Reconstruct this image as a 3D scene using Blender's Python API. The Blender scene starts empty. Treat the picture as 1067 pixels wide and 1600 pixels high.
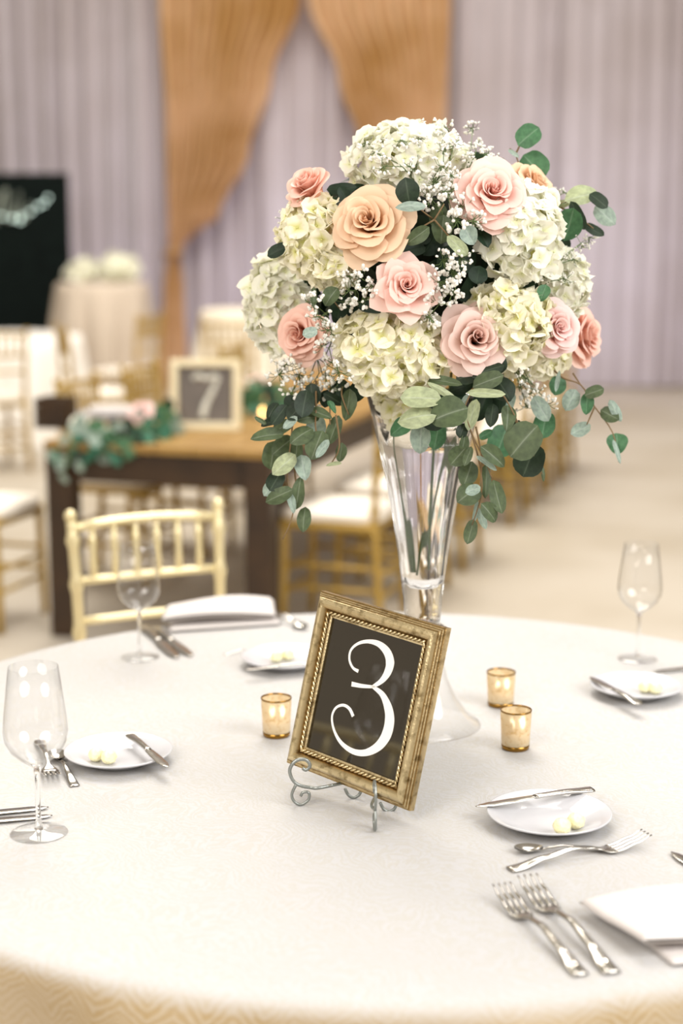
import bpy, math, random
from mathutils import Vector, Matrix
random.seed(7)
C = bpy.context.scene.collection
sc = bpy.context.scene
PI = math.pi
sin, cos = math.sin, math.cos

# ---------------------------------------------------------------- camera, exposure, world, lights
F, PITCH, CZ = 2500.0, math.radians(10.37), 1.60
cam_d = bpy.data.cameras.new('camera'); cam = bpy.data.objects.new('camera', cam_d); C.objects.link(cam)
cam.location = (0, 0, CZ); cam.rotation_euler = (PI/2 - PITCH, 0, 0)
cam_d.sensor_fit = 'VERTICAL'; cam_d.sensor_height = 36; cam_d.sensor_width = 24; cam_d.lens = F*36/1600
cam_d.clip_start = .05; cam_d.clip_end = 100
cam_d.dof.use_dof = True; cam_d.dof.focus_distance = 2.37; cam_d.dof.aperture_fstop = 2.0
sc.camera = cam
vs = sc.view_settings
vs.view_transform = 'Standard'; vs.look = 'None'; vs.gamma = 1; vs.use_curve_mapping = False
vs.exposure = 0.11

def srgb(r, g, b):
    def f(c):
        c /= 255
        return c/12.92 if c <= .04045 else ((c+.055)/1.055)**2.4
    return (f(r), f(g), f(b), 1)

w = bpy.data.worlds.new('world'); sc.world = w; w.use_nodes = True
w.node_tree.nodes['Background'].inputs[0].default_value = (1.0, .885, .71, 1)
w.node_tree.nodes['Background'].inputs[1].default_value = .46

def area(name, loc, aim, size, size_y, power, col):
    d = bpy.data.lights.new(name, 'AREA'); d.shape = 'ELLIPSE'; d.size = size; d.size_y = size_y
    d.energy = power; d.color = col
    o = bpy.data.objects.new(name, d); C.objects.link(o); o.location = loc
    o.rotation_euler = (Vector(aim)-Vector(loc)).to_track_quat('-Z', 'Y').to_euler()
    return o
area('key_light_right', (3.1, .2, 3.3), (.1, 2.4, 1.0), 3.0, 3.0, 165, (.985, .99, 1))  # large soft key from the upper right, source unseen
area('fill_light_table', (.6, 3.6, 4.6), (.1, 2.4, .75), 2.6, 2.6, 75, (1, .97, .95))  # unseen overhead fill, added to brighten the tabletop
area('fill_light_front', (-2.2, -.6, 3.4), (.1, 2.5, 1.3), 3.0, 3.0, 125, (1, .95, .90))  # unseen front-left fill, added to lift the bouquet's dim side
area('fill_light_hall', (-.5, 8.0, 6.0), (-.2, 8.0, 0), 6.0, 4.0, 510, (1, .95, .86))  # unseen fill added to brighten the hall behind
area('fill_light_curtain', (0, 10.8, 4.6), (0, 15, 1.6), 7.0, 1.5, 120, (1, .95, .92))  # unseen light added for the back curtain alone
area('curtain_tint_light', (0.5, 13.7, .15), (0.5, 15.0, 2.2), 7.5, .3, 50, (.72, .70, 1.0))  # unseen low wash, added to tint the curtain lavender
for i, (x, y, z) in enumerate([(1.3, 4.6, 3.2), (-1.1, 4.9, 3.3), (.4, 5.4, 3.1), (-.9, .5, 3.0), (1.2, .6, 3.1)]):
    d = bpy.data.lights.new('glint_light', 'POINT'); d.energy = 14; d.shadow_soft_size = .06; d.color = (1, .93, .85)  # unseen point lights added for glints on the glass
    o = bpy.data.objects.new('glint_light', d); C.objects.link(o); o.location = (x, y, z)

# ---------------------------------------------------------------- pixel -> world helpers
FWD = Vector((0, cos(PITCH), -sin(PITCH))); UP = Vector((0, sin(PITCH), cos(PITCH))); RIGHT = Vector((1, 0, 0))
CAMP = Vector((0, 0, CZ))
def ray(u, v): return RIGHT*((u-533.5)/F) + UP*(-(v-800)/F) + FWD
def P(u, v, Y):
    d = ray(u, v); return CAMP + d*(Y/d.y)
def PZ(u, v, z):
    d = ray(u, v); return CAMP + d*((z-CZ)/d.z)
TZ = .75

# ---------------------------------------------------------------- mesh builder
class MB:
    def __init__(s): s.v = []; s.f = []; s.a = []
    def add(s, vs_, fs, attr=None):
        n = len(s.v); s.v += [tuple(p) for p in vs_]; s.f += [tuple(i+n for i in f) for f in fs]
        s.a += (attr if attr else [0.0]*len(vs_))
        return s
    def box(s, c, d, M=None):
        x, y, z = d[0]/2, d[1]/2, d[2]/2; c = Vector(c)
        p = [Vector((i*x, j*y, k*z)) for i in (-1, 1) for j in (-1, 1) for k in (-1, 1)]
        p = [c + (M @ q if M else q) for q in p]
        return s.add(p, [(0,1,3,2),(4,6,7,5),(0,4,5,1),(2,3,7,6),(0,2,6,4),(1,5,7,3)])
    def tube(s, path, rad, n=8, cap=True, flat=1.0, closed=False):
        path = [Vector(p) for p in path]; m = len(path)
        if not hasattr(rad, '__len__'): rad = [rad]*m
        vs_, fs = [], []
        prev = None
        for i in range(m):
            if closed: t = path[(i+1) % m]-path[i-1]
            else: t = path[min(i+1, m-1)]-path[max(i-1, 0)]
            t.normalize()
            if prev is None:
                ref = Vector((0, 0, 1)) if abs(t.z) < .9 else Vector((0, 1, 0))
                nx = t.cross(ref).normalized()
            else:
                nx = prev - t*prev.dot(t)
                nx = nx.normalized() if nx.length > 1e-6 else t.orthogonal().normalized()
            prev = nx; ny = t.cross(nx)
            for k in range(n):
                a = 2*PI*k/n; vs_.append(path[i] + nx*(cos(a)*rad[i]) + ny*(sin(a)*rad[i]*flat))
        for i in range(m if closed else m-1):
            j = (i+1) % m
            for k in range(n): fs.append((i*n+k, i*n+(k+1) % n, j*n+(k+1) % n, j*n+k))
        if cap and not closed:
            fs.append(tuple(range(n-1, -1, -1))); fs.append(tuple((m-1)*n+k for k in range(n)))
        return s.add(vs_, fs)
    def lathe(s, prof, n=32, c=(0, 0, 0), M=None, close=False):
        vs_, fs = [], []; c = Vector(c)
        for (r, z) in prof:
            for k in range(n):
                a = 2*PI*k/n; q = Vector((max(r, 1e-5)*cos(a), max(r, 1e-5)*sin(a), z)); vs_.append(c+(M @ q if M else q))
        m = len(prof)
        for i in range(m if close else m-1):
            j = (i+1) % m
            for k in range(n): fs.append((i*n+k, i*n+(k+1) % n, j*n+(k+1) % n, j*n+k))
        return s.add(vs_, fs)
    def grid(s, fn, nu, nv, attr=None, wrap=False):
        vs_ = []; at = []
        for j in range(nv):
            for i in range(nu):
                vs_.append(fn(i, j)); at.append(attr(i, j) if attr else 0.0)
        fs = []
        for j in range(nv-1):
            for i in range(nu if wrap else nu-1):
                k = (i+1) % nu; fs.append((j*nu+i, j*nu+k, (j+1)*nu+k, (j+1)*nu+i))
        return s.add(vs_, fs, at)
    def sphere(s, c, r, nu=12, nv=8, sc_=(1, 1, 1)):
        c = Vector(c)
        return s.grid(lambda i, j: c+Vector((r*sc_[0]*sin(max(1e-3, min(PI-1e-3, PI*j/(nv-1))))*cos(2*PI*i/nu), r*sc_[1]*sin(max(1e-3, min(PI-1e-3, PI*j/(nv-1))))*sin(2*PI*i/nu), -r*sc_[2]*cos(PI*j/(nv-1)))), nu, nv, wrap=True)
    def mesh(s, name, mat, smooth=True):
        me = bpy.data.meshes.new(name); me.from_pydata(s.v, [], s.f); me.materials.append(mat)
        if any(s.a):
            at = me.attributes.new('t', 'FLOAT', 'POINT'); at.data.foreach_set('value', s.a)
        me.polygons.foreach_set('use_smooth', [smooth]*len(me.polygons)); me.update()
        return me
    def obj(s, name, mat, parent=None, smooth=True, bevel=0, kind=None, label=None):
        return link(name, s.mesh(name, mat, smooth), parent, bevel, kind, label)
def link(name, me, parent=None, bevel=0, kind=None, label=None):
    o = bpy.data.objects.new(name, me); C.objects.link(o)
    if parent: o.parent = parent
    if bevel:
        m = o.modifiers.new('bevel', 'BEVEL'); m.width = bevel; m.segments = 2; m.limit_method = 'ANGLE'; m.angle_limit = .6
    if kind: o['kind'] = kind
    if label: o['label'] = label
    return o
def tag(o, label, cat, group=None):
    o['label'] = label; o['category'] = cat
    if group: o['group'] = group
    return o
def thing(name, label, cat, loc=(0, 0, 0), rz=0, group=None):
    o = bpy.data.objects.new(name, None); C.objects.link(o); o.location = loc; o.rotation_euler = (0, 0, rz)
    o.empty_display_size = .05
    return tag(o, label, cat, group)
def kids(o): return [c for c in bpy.data.objects if c.parent == o]
KIDS = {}
def copy_tree(o, parent=None):
    c = o.copy(); C.objects.link(c)
    if parent: c.parent = parent
    if o.name not in KIDS: KIDS[o.name] = kids(o)
    for ch in KIDS[o.name]: copy_tree(ch, c)
    return c
def smoothpath(pts, k=5):
    pts = [Vector(p) for p in pts]; out = []
    for i in range(len(pts)-1):
        p0 = pts[max(i-1, 0)]; p1 = pts[i]; p2 = pts[i+1]; p3 = pts[min(i+2, len(pts)-1)]
        for j in range(k):
            t = j/k
            out.append(.5*((2*p1)+(p2-p0)*t+(2*p0-5*p1+4*p2-p3)*t*t+(3*p1-p0-3*p2+p3)*t*t*t))
    out.append(pts[-1]); return out
def interp(xs, ys, x):
    if x <= xs[0]: return ys[0]
    for i in range(len(xs)-1):
        if x <= xs[i+1]:
            t = (x-xs[i])/(xs[i+1]-xs[i]); t = t*t*(3-2*t)
            return ys[i]+(ys[i+1]-ys[i])*t
    return ys[-1]

# ---------------------------------------------------------------- materials
def mat(name, col, rough=.5, metal=0, spec=.5, col2=None, nscale=20, bump=0, bscale=60, trans=0, sheen=0, detail=4, lo=.35, hi=.65):
    m = bpy.data.materials.new(name); m.use_nodes = True; nt = m.node_tree; b = nt.nodes['Principled BSDF']
    b.inputs['Base Color'].default_value = col; b.inputs['Roughness'].default_value = rough
    b.inputs['Metallic'].default_value = metal; b.inputs['Specular IOR Level'].default_value = spec
    if sheen: b.inputs['Sheen Weight'].default_value = sheen
    tc = nt.nodes.new('ShaderNodeTexCoord')
    if col2:
        n = nt.nodes.new('ShaderNodeTexNoise'); n.inputs['Scale'].default_value = nscale; n.inputs['Detail'].default_value = detail
        r = nt.nodes.new('ShaderNodeValToRGB'); r.color_ramp.elements[0].color = col; r.color_ramp.elements[1].color = col2
        r.color_ramp.elements[0].position = lo; r.color_ramp.elements[1].position = hi
        nt.links.new(tc.outputs['Object'], n.inputs['Vector']); nt.links.new(n.outputs['Fac'], r.inputs['Fac'])
        nt.links.new(r.outputs['Color'], b.inputs['Base Color'])
    if bump:
        n2 = nt.nodes.new('ShaderNodeTexNoise'); n2.inputs['Scale'].default_value = bscale; n2.inputs['Detail'].default_value = 3
        bp = nt.nodes.new('ShaderNodeBump'); bp.inputs['Strength'].default_value = bump; bp.inputs['Distance'].default_value = .005
        nt.links.new(tc.outputs['Object'], n2.inputs['Vector']); nt.links.new(n2.outputs['Fac'], bp.inputs['Height']); nt.links.new(bp.outputs['Normal'], b.inputs['Normal'])
    if trans:
        t = nt.nodes.new('ShaderNodeBsdfTranslucent'); mx = nt.nodes.new('ShaderNodeMixShader'); mx.inputs[0].default_value = trans
        t.inputs['Color'].default_value = col
        if col2: nt.links.new(r.outputs['Color'], t.inputs['Color'])
        nt.links.new(b.outputs[0], mx.inputs[1]); nt.links.new(t.outputs[0], mx.inputs[2])
        nt.links.new(mx.outputs[0], nt.nodes['Material Output'].inputs['Surface'])
    return m
def petal_mat(name, base, tip, trans=.3, mid=.55):
    m = bpy.data.materials.new(name); m.use_nodes = True; nt = m.node_tree; b = nt.nodes['Principled BSDF']
    a = nt.nodes.new('ShaderNodeAttribute'); a.attribute_name = 't'
    r = nt.nodes.new('ShaderNodeValToRGB'); r.color_ramp.elements[0].color = base; r.color_ramp.elements[1].color = tip
    r.color_ramp.elements[0].position = .1; r.color_ramp.elements[1].position = mid+.25
    nt.links.new(a.outputs['Fac'], r.inputs['Fac']); nt.links.new(r.outputs['Color'], b.inputs['Base Color'])
    b.inputs['Roughness'].default_value = .55; b.inputs['Specular IOR Level'].default_value = .25
    t = nt.nodes.new('ShaderNodeBsdfTranslucent'); nt.links.new(r.outputs['Color'], t.inputs['Color'])
    mx = nt.nodes.new('ShaderNodeMixShader'); mx.inputs[0].default_value = trans
    nt.links.new(b.outputs[0], mx.inputs[1]); nt.links.new(t.outputs[0], mx.inputs[2])
    nt.links.new(mx.outputs[0], nt.nodes['Material Output'].inputs['Surface'])
    return m
def leaf_mat(name, front, back, var=.75):
    m = bpy.data.materials.new(name); m.use_nodes = True; nt = m.node_tree; b = nt.nodes['Principled BSDF']
    tc = nt.nodes.new('ShaderNodeTexCoord'); n = nt.nodes.new('ShaderNodeTexNoise'); n.inputs['Scale'].default_value = 5; n.inputs['Detail'].default_value = 6
    g = nt.nodes.new('ShaderNodeNewGeometry'); mx = nt.nodes.new('ShaderNodeMix'); mx.data_type = 'RGBA'
    mx.inputs['A'].default_value = front; mx.inputs['B'].default_value = back
    nt.links.new(g.outputs['Backfacing'], mx.inputs['Factor'])
    m2 = nt.nodes.new('ShaderNodeMix'); m2.data_type = 'RGBA'; m2.blend_type = 'MULTIPLY'; m2.inputs['Factor'].default_value = 1
    r = nt.nodes.new('ShaderNodeValToRGB'); r.color_ramp.elements[0].color = (var, var, var, 1); r.color_ramp.elements[1].color = (1.15, 1.15, 1.1, 1)
    r.color_ramp.elements[0].position = .35; r.color_ramp.elements[1].position = .65
    nt.links.new(tc.outputs['Object'], n.inputs['Vector']); nt.links.new(n.outputs['Fac'], r.inputs['Fac'])
    nt.links.new(mx.outputs['Result'], m2.inputs['A']); nt.links.new(r.outputs['Color'], m2.inputs['B'])
    # midrib and side veins from the leaf's own coordinates
    a = nt.nodes.new('ShaderNodeAttribute'); a.attribute_name = 't'
    m3 = nt.nodes.new('ShaderNodeMix'); m3.data_type = 'RGBA'
    pv = nt.nodes.new('ShaderNodeMath'); pv.operation = 'POWER'; pv.inputs[1].default_value = 7
    vr = nt.nodes.new('ShaderNodeMath'); vr.operation = 'MULTIPLY'; vr.inputs[1].default_value = .45
    nt.links.new(a.outputs['Fac'], pv.inputs[0]); nt.links.new(pv.outputs[0], vr.inputs[0]); nt.links.new(vr.outputs[0], m3.inputs['Factor'])
    nt.links.new(m2.outputs['Result'], m3.inputs['A']); m3.inputs['B'].default_value = back
    nt.links.new(m3.outputs['Result'], b.inputs['Base Color'])
    b.inputs['Roughness'].default_value = .5; b.inputs['Specular IOR Level'].default_value = .3
    t = nt.nodes.new('ShaderNodeBsdfTranslucent'); nt.links.new(m3.outputs['Result'], t.inputs['Color'])
    ms = nt.nodes.new('ShaderNodeMixShader'); ms.inputs[0].default_value = .22
    nt.links.new(b.outputs[0], ms.inputs[1]); nt.links.new(t.outputs[0], ms.inputs[2])
    nt.links.new(ms.outputs[0], nt.nodes['Material Output'].inputs['Surface'])
    return m
def thin_glass(name, tint=(1, 1, 1, 1), k=1.0):
    m = bpy.data.materials.new(name); m.use_nodes = True; nt = m.node_tree
    nt.nodes.remove(nt.nodes['Principled BSDF'])
    t = nt.nodes.new('ShaderNodeBsdfTransparent'); t.inputs['Color'].default_value = tint
    g = nt.nodes.new('ShaderNodeBsdfGlossy'); g.inputs['Roughness'].default_value = .02
    fr = nt.nodes.new('ShaderNodeLayerWeight'); fr.inputs['Blend'].default_value = .5
    pw = nt.nodes.new('ShaderNodeMath'); pw.operation = 'POWER'; pw.inputs[1].default_value = 3.5
    mu = nt.nodes.new('ShaderNodeMath'); mu.operation = 'MULTIPLY_ADD'; mu.inputs[1].default_value = .55*k; mu.inputs[2].default_value = .035*k; mu.use_clamp = True
    nt.links.new(fr.outputs['Facing'], pw.inputs[0])
    mx = nt.nodes.new('ShaderNodeMixShader')
    nt.links.new(pw.outputs[0], mu.inputs[0]); nt.links.new(mu.outputs[0], mx.inputs[0])
    nt.links.new(t.outputs[0], mx.inputs[1]); nt.links.new(g.outputs[0], mx.inputs[2])
    nt.links.new(mx.outputs[0], nt.nodes['Material Output'].inputs['Surface'])
    return m
def glass(name, ior=1.48):
    m = bpy.data.materials.new(name); m.use_nodes = True; nt = m.node_tree
    nt.nodes.remove(nt.nodes['Principled BSDF'])
    g = nt.nodes.new('ShaderNodeBsdfGlass'); g.inputs['IOR'].default_value = ior; g.inputs['Roughness'].default_value = 0
    nt.links.new(g.outputs[0], nt.nodes['Material Output'].inputs['Surface']); return m
def emit(name, col, s):
    m = bpy.data.materials.new(name); m.use_nodes = True; b = m.node_tree.nodes['Principled BSDF']
    b.inputs['Base Color'].default_value = col; b.inputs['Emission Color'].default_value = col; b.inputs['Emission Strength'].default_value = s; return m

M = {}
M['floor'] = mat('concrete_floor', srgb(190, 181, 168), .55, col2=srgb(174, 163, 146), nscale=1.1, detail=8)
M['wall'] = mat('plaster_wall', srgb(190, 178, 165), .9)
M['sheer'] = mat('sheer_voile', srgb(206, 198, 202), .8, spec=.1, col2=srgb(190, 180, 180), nscale=.9, trans=.25)
M['peach'] = mat('peach_voile', srgb(220, 184, 144), .75, spec=.15, col2=srgb(184, 142, 86), nscale=1.2, trans=.3)
M['black_board'] = mat('dark_board', srgb(9, 15, 14), .9, spec=.1, col2=srgb(14, 22, 20), nscale=14)
M['white_paint'] = mat('white_paint', srgb(225, 225, 215), .6)
M['bulb'] = emit('bulb_glow', (.8, 1, .9, 1), 2.2)
M['script'] = mat('script_paint', srgb(150, 158, 146), .7)
M['flame'] = emit('flame_glow', (1, .58, .16, 1), 9)
M['cream_cloth'] = mat('cream_tablecloth_plain', srgb(232, 222, 204), .85, spec=.1)
M['white_cloth'] = mat('white_tablecloth_plain', srgb(244, 240, 234), .85, spec=.1)
M['beige_cloth'] = mat('beige_tablecloth_plain', srgb(200, 186, 170), .85, spec=.1)
M['napkin'] = mat('napkin_linen', srgb(212, 206, 203), .85, spec=.1, bump=.15, bscale=400)
M['gold_paint'] = mat('pale_gold_paint', srgb(230, 216, 172), .26, metal=.38, spec=.6)
M['old_gold'] = mat('deep_gold_paint', srgb(174, 142, 68), .38, metal=.25, spec=.5)
M['cushion'] = mat('ivory_cushion', srgb(242, 234, 222), .8, spec=.1)
M['wood_top'] = mat('oiled_pine', srgb(156, 122, 64), .45, col2=srgb(136, 102, 48), nscale=6)
M['wood_dark'] = mat('dark_stained_wood', srgb(60, 40, 20), .5, col2=srgb(44, 28, 14), nscale=7)
M['cream_wood'] = mat('cream_painted_wood', srgb(236, 224, 190), .55)
M['slate'] = mat('slate_panel', srgb(112, 104, 98), .5, col2=srgb(96, 90, 86), nscale=8)
M['rose_peach'] = petal_mat('rose_peach_petal', srgb(212, 150, 86), srgb(243, 214, 184), .3, .7)
M['rose_pink'] = petal_mat('rose_pink_petal', srgb(232, 148, 118), srgb(249, 216, 206), .3, .7)
M['rose_blush'] = petal_mat('rose_blush_petal', srgb(196, 130, 84), srgb(243, 216, 207), .3, .7)
M['rose_coral'] = petal_mat('rose_coral_petal', srgb(222, 140, 96), srgb(248, 212, 198), .3, .7)
M['rose_shell'] = petal_mat('rose_shell_petal', srgb(236, 160, 144), srgb(249, 222, 218), .3, .7)
M['hyd_white'] = petal_mat('hydrangea_white', srgb(238, 240, 200), srgb(247, 246, 234), .3, .25)
M['hyd_green'] = petal_mat('hydrangea_cream', srgb(228, 226, 150), srgb(250, 246, 226), .3, .3)
M['hyd_core'] = mat('hydrangea_core', srgb(214, 208, 126), .8)
M['gyp'] = mat('gypsophila_white', srgb(252, 250, 244), .7, trans=.3)
M['stem'] = mat('green_stem', srgb(84, 104, 56), .6)
M['twig'] = mat('brown_twig', srgb(122, 98, 66), .6)
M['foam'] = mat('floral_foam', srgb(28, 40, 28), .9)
LM = {
 's': leaf_mat('eucalyptus_sage', srgb(84, 98, 70), srgb(168, 178, 158)),
 'd': leaf_mat('eucalyptus_dark', srgb(42, 56, 42), srgb(104, 118, 98)),
 'p': leaf_mat('eucalyptus_pale', srgb(172, 182, 146), srgb(205, 212, 196)),
 'b': leaf_mat('eucalyptus_silver', srgb(152, 170, 160), srgb(206, 216, 214)),
 'g': leaf_mat('eucalyptus_green', srgb(74, 116, 82), srgb(150, 178, 150)),
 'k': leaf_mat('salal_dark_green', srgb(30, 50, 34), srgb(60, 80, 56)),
 't': leaf_mat('garland_teal', srgb(66, 122, 100), srgb(140, 172, 152)),
}
M['silver'] = mat('polished_steel', (.50, .475, .44, 1), .17, metal=1)
M['pewter'] = mat('pewter_wire', srgb(150, 154, 150), .38, metal=.85, bump=.2, bscale=200)
M['china'] = mat('white_china', srgb(200, 200, 204), .12, spec=.5)
M['butter'] = mat('butter', srgb(252, 246, 206), .5, col2=srgb(248, 240, 184), nscale=90, bump=.5, bscale=260)
M['antique_gold'] = mat('antique_gold_leaf', srgb(226, 208, 166), .3, metal=.92, col2=srgb(136, 114, 72), nscale=75, detail=9, lo=.5, hi=.74, bump=.15, bscale=300)
M['black_glass'] = mat('black_glass', srgb(42, 35, 24), .03, spec=1.0)
M['chalk_white'] = mat('white_ink', srgb(250, 248, 244), .6)
M['thin'] = thin_glass('thin_clear_glass', k=1.3)
M['thin_bell'] = thin_glass('thin_bell_glass', k=.9)
M['glass'] = glass('clear_glass')
M['water'] = glass('clear_water', 1.333)
M['wax'] = mat('candle_wax', srgb(248, 236, 208), .5)
nt = M['antique_gold'].node_tree; a_ = nt.nodes.new('ShaderNodeAttribute'); a_.attribute_name = 't'   # moulding's shading painted into the grooves as dark patina
mx_ = nt.nodes.new('ShaderNodeMix'); mx_.data_type = 'RGBA'; mx_.blend_type = 'MULTIPLY'; mx_.inputs['B'].default_value = srgb(158, 132, 84)
b_ = nt.nodes['Principled BSDF']; src = b_.inputs['Base Color'].links[0].from_socket
nt.links.new(a_.outputs['Fac'], mx_.inputs['Factor']); nt.links.new(src, mx_.inputs['A']); nt.links.new(mx_.outputs['Result'], b_.inputs['Base Color'])
m = M['mercury'] = mat('gold_mercury_glass', srgb(250, 232, 196), .22, metal=.35, col2=srgb(222, 186, 120), nscale=120, detail=8, lo=.5, hi=.8, trans=.35)
M['mercury_rim'] = mat('gold_mercury_edge', srgb(150, 112, 50), .15, metal=.9)

# embossed cloth
def cloth_material():
    m = bpy.data.materials.new('embossed_cloth'); m.use_nodes = True; nt = m.node_tree; b = nt.nodes['Principled BSDF']
    b.inputs['Roughness'].default_value = .8; b.inputs['Specular IOR Level'].default_value = .15
    tc = nt.nodes.new('ShaderNodeTexCoord')
    n = nt.nodes.new('ShaderNodeTexNoise'); n.inputs['Scale'].default_value = 9; n.inputs['Detail'].default_value = 2
    mx = nt.nodes.new('ShaderNodeMix'); mx.data_type = 'VECTOR'; mx.inputs['Factor'].default_value = .14
    nt.links.new(tc.outputs['Object'], n.inputs['Vector']); nt.links.new(tc.outputs['Object'], mx.inputs[4]); nt.links.new(n.outputs['Color'], mx.inputs[5])
    wv = nt.nodes.new('ShaderNodeTexWave'); wv.inputs['Scale'].default_value = 40; wv.inputs['Distortion'].default_value = 11; wv.inputs['Detail'].default_value = 5; wv.inputs['Detail Scale'].default_value = 2.2; wv.inputs['Detail Roughness'].default_value = .7
    wv.bands_direction = 'DIAGONAL'
    nt.links.new(mx.outputs[1], wv.inputs['Vector'])
    f2 = nt.nodes.new('ShaderNodeTexNoise'); f2.inputs['Scale'].default_value = 260
    nt.links.new(tc.outputs['Object'], f2.inputs['Vector'])
    ad = nt.nodes.new('ShaderNodeMath'); ad.operation = 'MULTIPLY_ADD'; ad.inputs[1].default_value = .4
    nt.links.new(f2.outputs['Fac'], ad.inputs[0]); nt.links.new(wv.outputs['Fac'], ad.inputs[2])
    bp = nt.nodes.new('ShaderNodeBump'); bp.inputs['Strength'].default_value = .22; bp.inputs['Distance'].default_value = .004
    nt.links.new(ad.outputs[0], bp.inputs['Height']); nt.links.new(bp.outputs['Normal'], b.inputs['Normal'])
    r = nt.nodes.new('ShaderNodeValToRGB'); r.color_ramp.elements[0].color = srgb(187, 184, 179); r.color_ramp.elements[1].color = srgb(191, 190, 191)
    nt.links.new(wv.outputs['Fac'], r.inputs['Fac'])
    # feathered chevrons woven into the drop of the cloth
    def mth(op, a, b=None, c=None):
        n_ = nt.nodes.new('ShaderNodeMath'); n_.operation = op
        for k, q in enumerate((a, b, c)):
            if q is None: continue
            if isinstance(q, (int, float)): n_.inputs[k].default_value = q
            else: nt.links.new(q, n_.inputs[k])
        return n_.outputs[0]
    sx = nt.nodes.new('ShaderNodeSeparateXYZ'); nt.links.new(tc.outputs['Object'], sx.inputs[0])
    arc = mth('MULTIPLY', mth('ARCTAN2', mth('SUBTRACT', sx.outputs['Y'], 2.535), mth('SUBTRACT', sx.outputs['X'], .075)), .915)
    n3 = nt.nodes.new('ShaderNodeTexNoise'); n3.inputs['Scale'].default_value = 26; n3.inputs['Detail'].default_value = 4
    nt.links.new(tc.outputs['Object'], n3.inputs['Vector'])
    zig = mth('PINGPONG', mth('ADD', arc, 5.0), .034)
    ph = mth('ADD', mth('MULTIPLY', mth('ADD', sx.outputs['Z'], mth('MULTIPLY', zig, -.75)), 600.0), mth('MULTIPLY', n3.outputs['Fac'], 22.0))
    wave = mth('MULTIPLY_ADD', mth('SINE', ph), .5, .5)
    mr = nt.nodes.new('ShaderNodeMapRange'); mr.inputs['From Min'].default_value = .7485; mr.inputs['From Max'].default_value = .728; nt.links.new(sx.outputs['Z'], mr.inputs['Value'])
    thread = mth('MULTIPLY', mth('MULTIPLY', mth('POWER', wave, 1.1), mr.outputs[0]), mth('MULTIPLY_ADD', n.outputs['Fac'], 1.6, -.25))
    mc = nt.nodes.new('ShaderNodeMix'); mc.data_type = 'RGBA'; mc.clamp_factor = True
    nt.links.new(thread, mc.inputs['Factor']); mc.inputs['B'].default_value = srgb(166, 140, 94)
    drop = nt.nodes.new('ShaderNodeMix'); drop.data_type = 'RGBA'; drop.inputs['B'].default_value = srgb(186, 170, 146)   # warm shade on the drop, painted into its ground colour
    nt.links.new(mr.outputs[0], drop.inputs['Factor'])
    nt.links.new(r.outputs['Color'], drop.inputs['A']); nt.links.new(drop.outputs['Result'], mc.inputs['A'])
    nt.links.new(mc.outputs['Result'], b.inputs['Base Color'])
    nt.links.new(mth('ADD', ad.outputs[0], mth('MULTIPLY', thread, -.6)), bp.inputs['Height'])
    return m
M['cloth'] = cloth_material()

# ---------------------------------------------------------------- setting
def struct(name, mb, m, smooth=False):
    o = mb.obj(name, m, smooth=smooth); o['kind'] = 'structure'; return o
struct('floor', MB().box((0, 6, -.05), (30, 26, .1)), M['floor'])
struct('wall_back', MB().box((0, 15.9, 3), (30, .2, 6)), M['wall'])
# pale sheer curtain panels along the back
CUR = ['grey sheer curtain at the far left behind the black board', 'grey sheer curtain panel just right of the black board',
       'grey sheer curtain panel behind the first peach drape', 'grey sheer curtain panel between the two peach drapes',
       'grey sheer curtain panel behind the second peach drape', 'grey sheer curtain panel above the silver dollar sprigs',
       'grey sheer curtain panel with deep folds at the far right']
xs = [-5.2, -3.35, -1.95, -.75, .25, 1.05, 2.05, 5.0]
for i in range(7):
    x0, x1 = xs[i], xs[i+1]; n = int((x1-x0)/.022); ph = random.random()*6
    def fn(a, b, x0=x0, x1=x1, n=n, ph=ph):
        x = x0+(x1-x0)*a/(n-1); z = .02+5.2*b/9
        amp = .045+.03*sin(x*1.9+ph)
        return Vector((x+.02*sin(x*23+ph+b*.2), 15.35+amp*sin(x*2*PI/.19+ph+.35*sin(b*.8+x*3))+.05*sin(x*2.7+ph), z))
    o = MB().grid(fn, n, 10).obj('sheer_curtain', M['sheer']); tag(o, CUR[i], 'curtain', 'sheer curtain wall')
# two gathered peach drapes, each with a tie and a loose tail
def drape(name_label, left, right, Y, tie, tail):
    t = thing('peach_drape', name_label, 'curtain', P(tie[0], tie[1], Y), 0, 'peach drapes'); L0 = t.location.copy()
    ys = [p[0] for p in left]
    nu, nv = 70, 24
    def fn(i, j):
        y = ys[0]+(ys[-1]-ys[0])*j/(nv-1); s = i/(nu-1)
        a = interp([p[0] for p in left], [p[1] for p in left], y); b_ = interp([p[0] for p in right], [p[1] for p in right], y)
        q = P(a+(b_-a)*s, y, Y); k = .07*min(1, (b_-a)/120)
        q.y += -k*sin(s*44+.8*sin(j*.3))+.03*sin(s*9)
        return q-L0
    MB().grid(fn, nu, nv).obj('swag', M['peach'], t)
    def fn2(i, j):
        s = i/23; y = tail[0][0]+(tail[-1][0]-tail[0][0])*j/9
        a = interp([p[0] for p in tail], [p[1] for p in tail], y); b_ = interp([p[0] for p in tail], [p[2] for p in tail], y)
        q = P(a+(b_-a)*s, y, Y); q.y += -.04*sin(s*20); return q-L0
    MB().grid(fn2, 24, 10).obj('tail', M['peach'], t)
    MB().tube([P(tie[0]+dx, tie[1]+dy, Y-.1+.1*abs(dx)/9)-L0 for dx, dy in ((-11, 4), (-5, 1), (1, -1), (7, -2), (12, -1))], .035, 8).obj('tie', M['peach'], t)
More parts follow.
